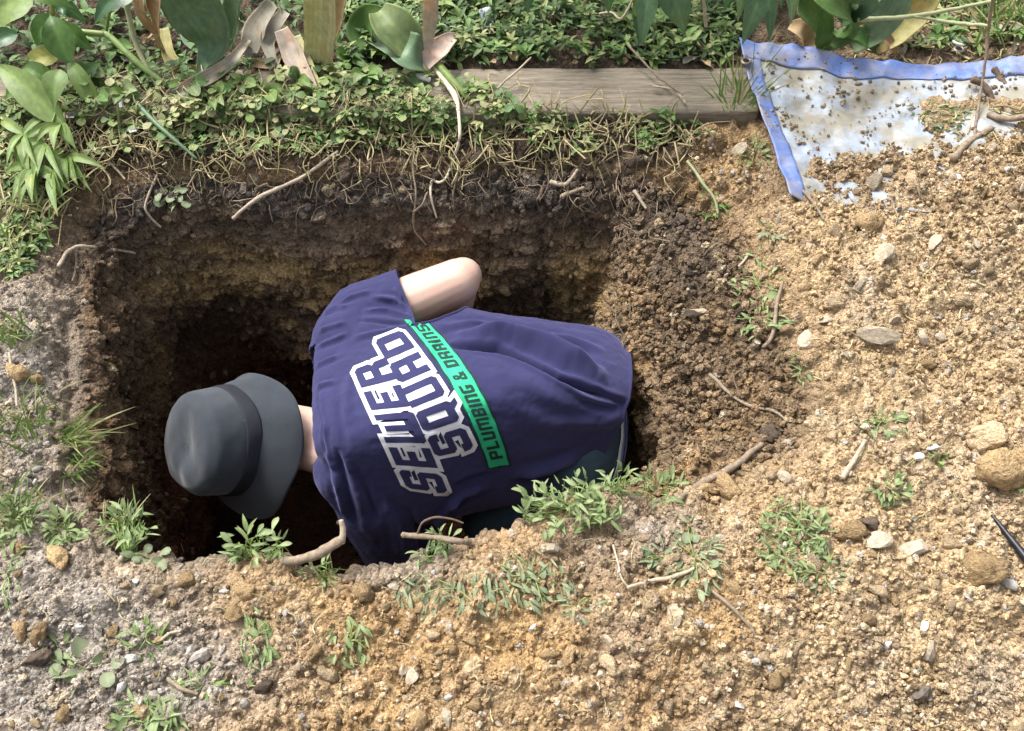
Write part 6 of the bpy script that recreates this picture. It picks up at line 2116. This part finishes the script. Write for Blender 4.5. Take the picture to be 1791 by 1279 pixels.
# --- dry straw, dead leaves and fine roots
def straw(name, poly, n, lpx, rpx, cols, seed, label, hang=0.0, curl=.3, mat=None, lift=.006, gf=None):
    gf = gf or G
    rgc = random.Random(seed)
    poly = np.array(poly, float)
    x0, y0 = poly.min(0); x1, y1 = poly.max(0)
    J = Joined()
    made = tr = 0
    while made < n and tr < n * 6:
        tr += 1
        x, y = rgc.uniform(x0, x1), rgc.uniform(y0, y1)
        if not in_poly(x, y, poly): continue
        L = lpx * rgc.uniform(.3, 1.3)
        a = rgc.uniform(0, 6.28) if rgc.random() > hang else math.pi / 2 + rgc.gauss(0, .45)
        pts = []
        for t in (0, .33, .66, 1):
            q, nn = gf(x + L * t * math.cos(a) + rgc.uniform(-1, 1) * curl * L * .4, y + L * t * math.sin(a) + rgc.uniform(-1, 1) * curl * L * .4, lift * rgc.uniform(.2, 1.6))
            pts.append(np.array(q))
        pts = np.array(pts)
        if np.max(np.linalg.norm(np.diff(pts, axis=0), axis=1)) > .10: continue
        d = np.linalg.norm(pts[0] - CAMP) / FPX
        r_ = rpx * d * rgc.uniform(.5, 1.2)
        v, f, c2 = tube_data(spline(pts, 9), [r_, r_ * .8, r_ * .4], 4)
        J.add(v, {4: f}, np.array(rgc.choice(cols)) * rgc.uniform(.7, 1.25))
        made += 1
    o = J.build(name, mat or MAT_COVERDRY)
    return tag(o, label, 'plant litter', kind='stuff')
MAT_COVERDRY = leaf_mat('dry_straw', rough=0.8, trans=0.05, attr=True)
STRAW = [(0.46, 0.39, 0.22), (0.40, 0.34, 0.19), (0.33, 0.30, 0.14), (0.30, 0.24, 0.14)]
straw('dry_stems', [(0, 180), (300, 150), (700, 180), (1000, 200), (1250, 215), (1200, 270), (600, 285), (200, 285), (80, 380), (0, 420)], 760, 60, 1.6, STRAW, 11, 'dry stems and runners matted over the far pit lip', .25, .5, lift=.022, gf=G2)
straw('fine_roots', [(150, 265), (1180, 258), (1240, 330), (1150, 350), (600, 350), (160, 360)], 330, 46, 1.2, [(0.22, 0.16, 0.11), (0.33, 0.25, 0.17), (0.12, 0.09, 0.06)], 12, 'fine torn roots hanging from the topsoil of the far wall', .6, .6, lift=.010)
straw('fine_roots', [(1040, 380), (1130, 360), (1160, 520), (1120, 640), (1050, 600)], 34, 60, 1.1, [(0.16, 0.12, 0.08), (0.22, 0.165, 0.11)], 13, 'tangle of thin roots in the far right corner of the pit', .5, .8, lift=.02)
straw('dry_stems', [(0, 940), (500, 985), (1200, 900), (1791, 700), (1791, 1279), (0, 1279)], 200, 36, 1.3, STRAW, 14, 'bits of straw scattered over the foreground soil', 0, .3)
straw('dry_stems', [(1250, 380), (1791, 260), (1791, 700), (1420, 700)], 90, 34, 1.3, STRAW + [(.2, .15, .1)], 15, 'bits of straw and root on the tan spoil', 0, .3)
straw('leaf_litter_stems', [(1480, 0), (1791, 0), (1791, 250), (1600, 230), (1560, 95)], 190, 50, 1.7, STRAW + [(.2, .15, .1)], 16, 'dry stems and roots lying over tarp and leaf litter', 0, .5)
# dead leaves behind the tarp and under the tulips
DL = []
for q in range(4):
    me = leaf_mesh('dead_leaf', 1, .5, 'ovate', [.6, -.8, 1.2, .3][q], .4, 7, 2, .12, q); me.materials.append(ML['tan'] if q % 2 else ML['greytan']); DL.append(me)
DEAD_AREAS = [((1560, 30, 1790, 92), 34, 'curled dead leaf in the litter behind the tarp', 'dead leaves behind the tarp'),
              ((110, 60, 560, 170), 44, 'curled dead leaf among the dying tulips', 'dead leaves under the tulips'),
              ((620, 85, 1260, 118), 26, 'dead leaf against the back of the board', 'dead leaves along the board')]
for (a0, b0, a1, b1), n, lb, gp in DEAD_AREAS:
    for k in range(n):
        p, nn = G(rg.uniform(a0, a1), rg.uniform(b0, b1), .006)
        o = bpy.data.objects.new('dead_leaf', rg.choice(DL))
        o.location = p + Vector((0, 0, rg.uniform(0, .012)))
        s_ = rg.uniform(14, 34) * (p - Vector(CAMP)).length / FPX
        o.scale = (s_, s_, s_)
        o.rotation_euler = (rg.uniform(-.6, .6), rg.uniform(-.5, .5), rg.uniform(0, 6.28))
        COL.objects.link(o); tag(o, lb, 'dead leaf', 'dead leaves round the planting bed'); LATE.append((o, 'dead', s_))

# --- sticks and roots lying about
STICKS = [
    ('stick', [(413, 375), (455, 350), (520, 315), (594, 268)], (3.2, 3.5, 3), MAT_TWIGP, 'straight pale stick poking out of the far pit wall', 'stick', .014),
    ('branch', [(494, 988), (520, 978, .008), (556, 968, .016), (584, 954, .020), (601, 944, .022)], (7, 9, 8), MAT_TWIG, 'broken thick branch jutting over the near pit edge', 'branch', .012),
    ('twig', [(597, 950, .020), (600, 930, .034), (597, 912, .046)], (5, 4.5, 4), MAT_TWIGP, 'pale broken stub rising from the thick branch', 'twig', .012),
    ('branch', [(822, 956), (800, 948, .004), (760, 942, .004), (702, 936, .006)], (6, 5.5, 5), MAT_TWIG, 'grey branch sticking out of the near edge in front of the shirt', 'branch', .010),
    ('twig', [(728, 938, .006), (738, 914, .024), (760, 903, .032), (790, 909, .028), (812, 917, .02)], (2, 2, 1.6), MAT_ROOTD, 'thin curved twig arching above the grey branch', 'twig', .01),
    ('twig', [(1096, 1034), (1140, 1020), (1180, 1006), (1212, 994)], (3, 4, 3.2), MAT_TWIGP, 'short grey twig pointing at the pale broad-leaved weed', 'twig', .008),
    ('twig', [(1238, 1030), (1275, 1062), (1305, 1095), (1332, 1140)], (3, 2.8, 2), MAT_TWIG, 'long bent twig running down from the pale broad-leaved weed', 'twig', .007),
    ('twig', [(1070, 960), (1084, 1000), (1098, 1028)], (2, 2, 2), MAT_TWIGP, 'thin stalk meeting the end of the short grey twig', 'twig', .007),
    ('root', [(1180, 885), (1230, 852), (1285, 820), (1335, 786)], (6, 6.5, 6, 5), MAT_TWIG, 'thick brown root lying along the lip of the right pit wall', 'root', .012),
    ('stick', [(1470, 832), (1490, 808), (1516, 774)], (5, 4.5, 3), MAT_TWIGP, 'short grey stick lying in tan crumbs', 'stick', .010),
    ('twig', [(1364, 496), (1356, 540), (1344, 590), (1336, 612)], (3, 3.5, 3), MAT_TWIG, 'straight brown twig on the dark slump', 'twig', .010),
    ('twig', [(1318, 444), (1300, 462), (1272, 488)], (2, 2.4, 2), MAT_TWIGP, 'pale forked straw on the dark slump', 'twig', .008),
    ('straw_stem', [(1203, 285), (1230, 320), (1250, 345), (1260, 372)], (3, 3, 2), MAT_STALKPALE, 'pale straw lying on the far right lip of the pit', 'straw', .010),
    ('root', [(1242, 654), (1270, 682), (1310, 706), (1350, 722), (1380, 742)], (3.4, 3, 2.6, 2), MAT_TWIG, 'pale root exposed across the right pit wall', 'root', .008),
    ('root', [(1312, 640), (1288, 660), (1292, 684), (1306, 704)], (2, 2.2, 1.8), MAT_ROOTD, 'thin looping root above the exposed pale root', 'root', .008),
    ('stick', [(1670, 280), (1700, 256), (1735, 232)], (6, 5, 4), MAT_TWIG, 'grey stick end poking from the soil below the tarp', 'stick', .012),
    ('dead_stalk', [(1738, -10, .30), (1728, 46, .22), (1723, 105, .16), (1716, 160, .11), (1705, 244)], (2.6, 2.6, 2.4, 2.2, 2), MAT_TWIG, 'upright dead stalk standing in the soil beside the tarp', 'stalk', .004),
    ('fallen_stalk', [(1500, 34, .16), (1580, 30, .16), (1660, 18, .17), (1740, 0, .19)], (3.2, 3.4, 3, 2.4), MAT_STALKPALE, 'long pale stalk reaching across the strap leaves', 'stalk', .01),
    ('fallen_stalk', [(1600, 30, .16), (1660, 38, .16), (1728, 46, .22)], (2.6, 2.6, 2.4), MAT_STALKPALE, 'greenish stalk meeting the upright dead stalk', 'stalk', .01),
    ('root', [(1740, 120, .10), (1758, 150, .085), (1772, 178, .085)], (5, 6, 4), MAT_ROOTD, 'dark crooked root lying on the tarp', 'root', .02),
    ('root', [(1700, 140, .10), (1722, 152, .09), (1735, 175, .08)], (4, 5, 4), MAT_ROOTD, 'short dark root beside the crooked root on the tarp', 'root', .02),
    ('root', [(1735, 205), (1760, 214), (1800, 216)], (5, 5, 5), MAT_TWIG, 'greenish root at the top of the spoil', 'root', .02),
    ('twig', [(870, 155, .03), (900, 130, .05), (930, 100, .06)], (1.6, 1.8, 1.4), MAT_TWIGP, 'thin straw leaning on the board', 'twig', .01),
    ('twig', [(1100, 80, .06), (1140, 125, .045), (1195, 168, .03)], (1.8, 2, 1.4), MAT_TWIG, 'thin dark twig lying across the board', 'twig', .01),
    ('twig', [(1140, 152, .03), (1180, 158, .03), (1200, 180, .028)], (1.8, 2, 1.6), MAT_TWIGP, 'pale bent straw on the end of the board', 'twig', .01),
    ('root', [(100, 470), (120, 445), (170, 434), (232, 434)], (3, 2.6, 2.2), MAT_TWIGP, 'pale root branching from the left corner of the far wall', 'root', .016),
    ('root', [(126, 445), (128, 470), (133, 500)], (2.4, 2, 1.6), MAT_TWIG, 'short root hanging below the branching pale root', 'root', .014),
    ('root', [(964, 320), (985, 316), (1014, 304)], (4, 3.4, 2.4), MAT_TWIGP, 'pale broken root end in the far topsoil', 'root', .016),
    ('root', [(978, 346), (992, 336), (1010, 326)], (4, 3.6, 3), MAT_TWIG, 'brown broken root end below the pale one in the far topsoil', 'root', .016),
    ('root', [(1108, 340), (1118, 355), (1130, 372)], (3.4, 3, 2.4), MAT_TWIGP, 'pale root stub in the far right topsoil', 'root', .014),
    ('root', [(724, 262), (726, 310), (724, 350), (730, 395), (742, 430)], (1.8, 2, 1.8, 1.6), MAT_TWIG, 'long thin brown root hanging down the far wall', 'root', .016),
    ('root', [(796, 300), (788, 350), (776, 410), (758, 430)], (1.3, 1.2, 1.1), MAT_ROOTD, 'hair-thin dark root hanging beside the white root', 'root', .016),
    ('root', [(724, 366), (738, 356), (752, 342), (745, 352), (756, 362)], (1.6, 1.6, 1.4), MAT_TWIG, 'curled rootlet joined to the long thin brown root', 'root', .016),
    ('root', [(580, 268), (572, 235), (569, 200)], (1.8, 1.6, 1.4), MAT_STALKPALE, 'thin stem standing at the top end of the straight pale stick', 'stem', .012),
    ('root', [(272, 300), (264, 345), (262, 370), (271, 396)], (2.2, 2, 1.8), MAT_TWIGP, 'pale root curling down below the bluish clover sprig', 'root', .016),
    ('root', [(180, 275), (205, 296), (218, 318)], (2, 2, 1.6), MAT_TWIGP, 'short pale root in the dark topsoil beside the leafy weed', 'root', .014),
    ('twig', [(300, 1185), (325, 1205), (352, 1222)], (3.4, 3.2, 2.6), MAT_TWIG, 'grey-brown twig in the dusty foreground', 'twig', .008),
    ('twig', [(284, 1118), (302, 1112), (318, 1106)], (2.4, 2.4, 2), MAT_TWIGP, 'pale twig fragment among the grey crumbs', 'twig', .008),
    ('root', [(20, 620), (24, 680), (26, 720)], (2, 2, 1.6), MAT_TWIGP, 'pale dry stem lying on the grey bank', 'stem', .010),
    ('root', [(215, 985), (232, 950), (222, 930)], (3, 2.6, 2), MAT_TWIGP, 'tangled pale root under the spiky weed', 'root', .012),
    ('root', [(1056, 545), (1030, 600), (1000, 640), (985, 680)], (1.8, 1.6, 1.2), MAT_ROOTD, 'thin root hanging in the far right corner behind the shirt', 'root', .02),
    ('twig', [(1400, 340), (1418, 360), (1438, 390)], (2.4, 2.4, 2), MAT_TWIG, 'short brown twig on the spoil below the tarp', 'twig', .008),
]
for nm, pts, rad, mat, lb, ct, lf in STICKS:
    path = px_path(pts, 30, lf)
    seedk = sum(map(ord, lb))
    jit = np.stack([fbm(path, 22, 2, seedk % 97 + q) for q in range(3)], 1) * 0.004
    path = path + jit
    d = np.linalg.norm(path.mean(0) - CAMP) / FPX
    pos = path[0].copy()
    o = tube(nm, path, [r_ * d for r_ in rad], mat, None, pos, 9, .35, seedk % 89)
    o.location = V3(pos)
    tag(o, lb, ct)

# --- small odd things
MAT_PETAL = leaf_mat('white_petal', (0.80, 0.80, 0.84), (0.76, 0.76, 0.82), 0.6, 0.2)
MAT_EYE = plain_mat('flower_centre', (0.25, 0.24, 0.16), 0.8, 300, (0.7, 1.2), 0.0008)
petal = leaf_mesh('petal', 1, .8, 'obovate', .3, .2, 5, 1); petal.materials.append(MAT_PETAL)
eye = lump_mesh('centre', 3, 2, .6, .1); eye.materials.append(MAT_EYE)
for x, y, lb in ((133, 215, 'small white flower with a dark centre beside the leafy weed'), (225, 197, 'small white flower under the bent stalk'), (240, 240, 'half-closed pale flower on the far pit lip')):
    p, nn = G(x, y)
    e = empty('flower', p); tag(e, lb, 'flower')
    d = (p - Vector(CAMP)).length / FPX
    for k in range(6):
        o = bpy.data.objects.new('petal', petal); o.parent = e
        o.location = (0, 0, .022); o.scale = (10 * d,) * 3
        o.rotation_euler = (0, -.35, k * 1.047 + x); COL.objects.link(o)
    o = bpy.data.objects.new('centre', eye); o.parent = e; o.location = (0, 0, .023); o.scale = (5 * d,) * 3; COL.objects.link(o)
    tube('stem', [np.array([0, 0, -.004]), np.array([.002, 0, .01]), np.array([0, 0, .022])], [.001, .001], MAT_STALK, e)
# cigarette end on the board
a_, b_ = U(727, 133, .034), U(752, 140, .034)
MAT_PAPER = plain_mat('white_paper', (0.75, 0.75, 0.73), 0.7, 120, (0.9, 1.05), 0.0003)
o = tube('cigarette_end', spline([a_, b_], 8), [.0055, .0055], MAT_PAPER, None, a_, 14)
o.location = V3(a_)
tag(o, 'short white paper cigarette end beside the uprooted tulip', 'cigarette end')
# crumpled plastic scrap, white lid
MAT_PLASTIC = plain_mat('grey_white_plastic', (0.45, 0.50, 0.55), 0.35, 60, (0.8, 1.1), 0.002, spec=0.5)
bm = bmesh.new(); bmesh.ops.create_grid(bm, x_segments=14, y_segments=14, size=.5)
vv = np.array([v.co[:] for v in bm.verts]); vv[:, 2] = .35 * fbm(vv, 3, 3, 8) + .12 * np.abs(fbm(vv, 7, 2, 9)); vv[:, :2] *= (1 + .25 * fbm(vv, 2.5, 2, 10))[:, None]
for v, c_ in zip(bm.verts, vv): v.co = c_
me = bpy.data.meshes.new('plastic_scrap'); bm.to_mesh(me); bm.free()
for p_ in me.polygons: p_.use_smooth = True
o = obj('plastic_scrap', me, MAT_PLASTIC); p, nn = G(851, 47); o.location = p + Vector((0, 0, .02)); o.scale = (.034, .05, .04); o.rotation_euler = (.5, .1, .3)
md = o.modifiers.new('thickness', 'SOLIDIFY'); md.thickness = .02
tag(o, 'crumpled grey-white plastic scrap in the mat of small leaves', 'plastic scrap')
p, nn = G(1680, 74, .004)
J = Joined()
n = 28; vv = []
for r_, h_ in ((.0, .004), (.014, .0045), (.0185, .004), (.0205, .002), (.0205, -.002), (.017, -.003)):
    for j in range(n):
        t = 2 * math.pi * j / n
        vv.append((r_ * math.cos(t) * (1 + .05 * math.sin(3 * t)), r_ * .8 * math.sin(t), h_ + .001 * math.sin(2 * t)))
f = np.array([(k * n + j, k * n + (j + 1) % n, (k + 1) * n + (j + 1) % n, (k + 1) * n + j) for k in range(5) for j in range(n)])
o = obj('shell', mesh_np('shell', np.array(vv), f[:, ::-1]), MAT_PAPER); o.location = p; o.rotation_euler = (.15, .1, .4)
tag(o, 'flat round white shell-like disc in the leaf litter behind the tarp', 'shell')

# ================================================================== LABELS OF THE LOOSE LUMPS: by look and by what they lie beside
STOP = {'lying', 'in', 'beside', 'near', 'below', 'above', 'between', 'on', 'under', 'with', 'by', 'next', 'of', 'wedged', 'touching', 'right', 'left',
        'sticking', 'at', 'over', 'among', 'poking', 'jutting', 'rising', 'leaning', 'pointing', 'running', 'meeting', 'hanging', 'standing', 'reaching',
        'straggling', 'growing', 'along', 'behind', 'spilling', 'fallen', 'curling', 'exposed', 'arching', 'joined', 'branching', 'half', 'across', 'bent'}
late_set = {o.name for o, _, _ in LATE}
bpy.context.view_layer.update()
marks = {}
for o in list(COL.objects):
    if o.parent or 'label' not in o or 'group' in o or o.get('kind') or o.name in late_set or o.name in ('person', 'edging_timber', 'tarp'):
        continue
    words = o['label'].split()
    short = []
    for w in words:
        if w in STOP and short:
            break
        short.append(w)
    marks.setdefault(' '.join(short), []).append(o.location.copy())
marks = [(k, v[0]) for k, v in marks.items() if len(v) == 1 and 2 <= len(k.split()) <= 6]
LOOK = {'tan': ('tan clay crumb', 'tan clay lump'), 'ochre': ('ochre clay crumb', 'ochre clay lump'), 'pale': ('pale angular stone chip', 'pale angular stone'),
        'white': ('white chip', 'white pebble'), 'grey': ('grey stone chip', 'grey stone'), 'humus': ('dark topsoil crumb', 'dark topsoil clod')}
for o, cn, w_ in LATE:
    near_ = min(marks, key=lambda m_: (m_[1] - o.location).length)
    if cn == 'dead':
        o['label'] = ('small' if w_ < .027 else 'large') + (' tan' if o.data.materials[0] is ML['tan'] else ' grey') + ' dead leaf near the ' + near_[0]
        continue
    if cn == 'seedling':
        o['label'] = 'broad-leaved green seedling in the clover near the ' + near_[0]
        continue
    size = 'tiny ' if w_ < 14 else 'small ' if w_ < 22 else ''
    o['label'] = size + LOOK[cn][w_ >= 18] + ' near the ' + near_[0]
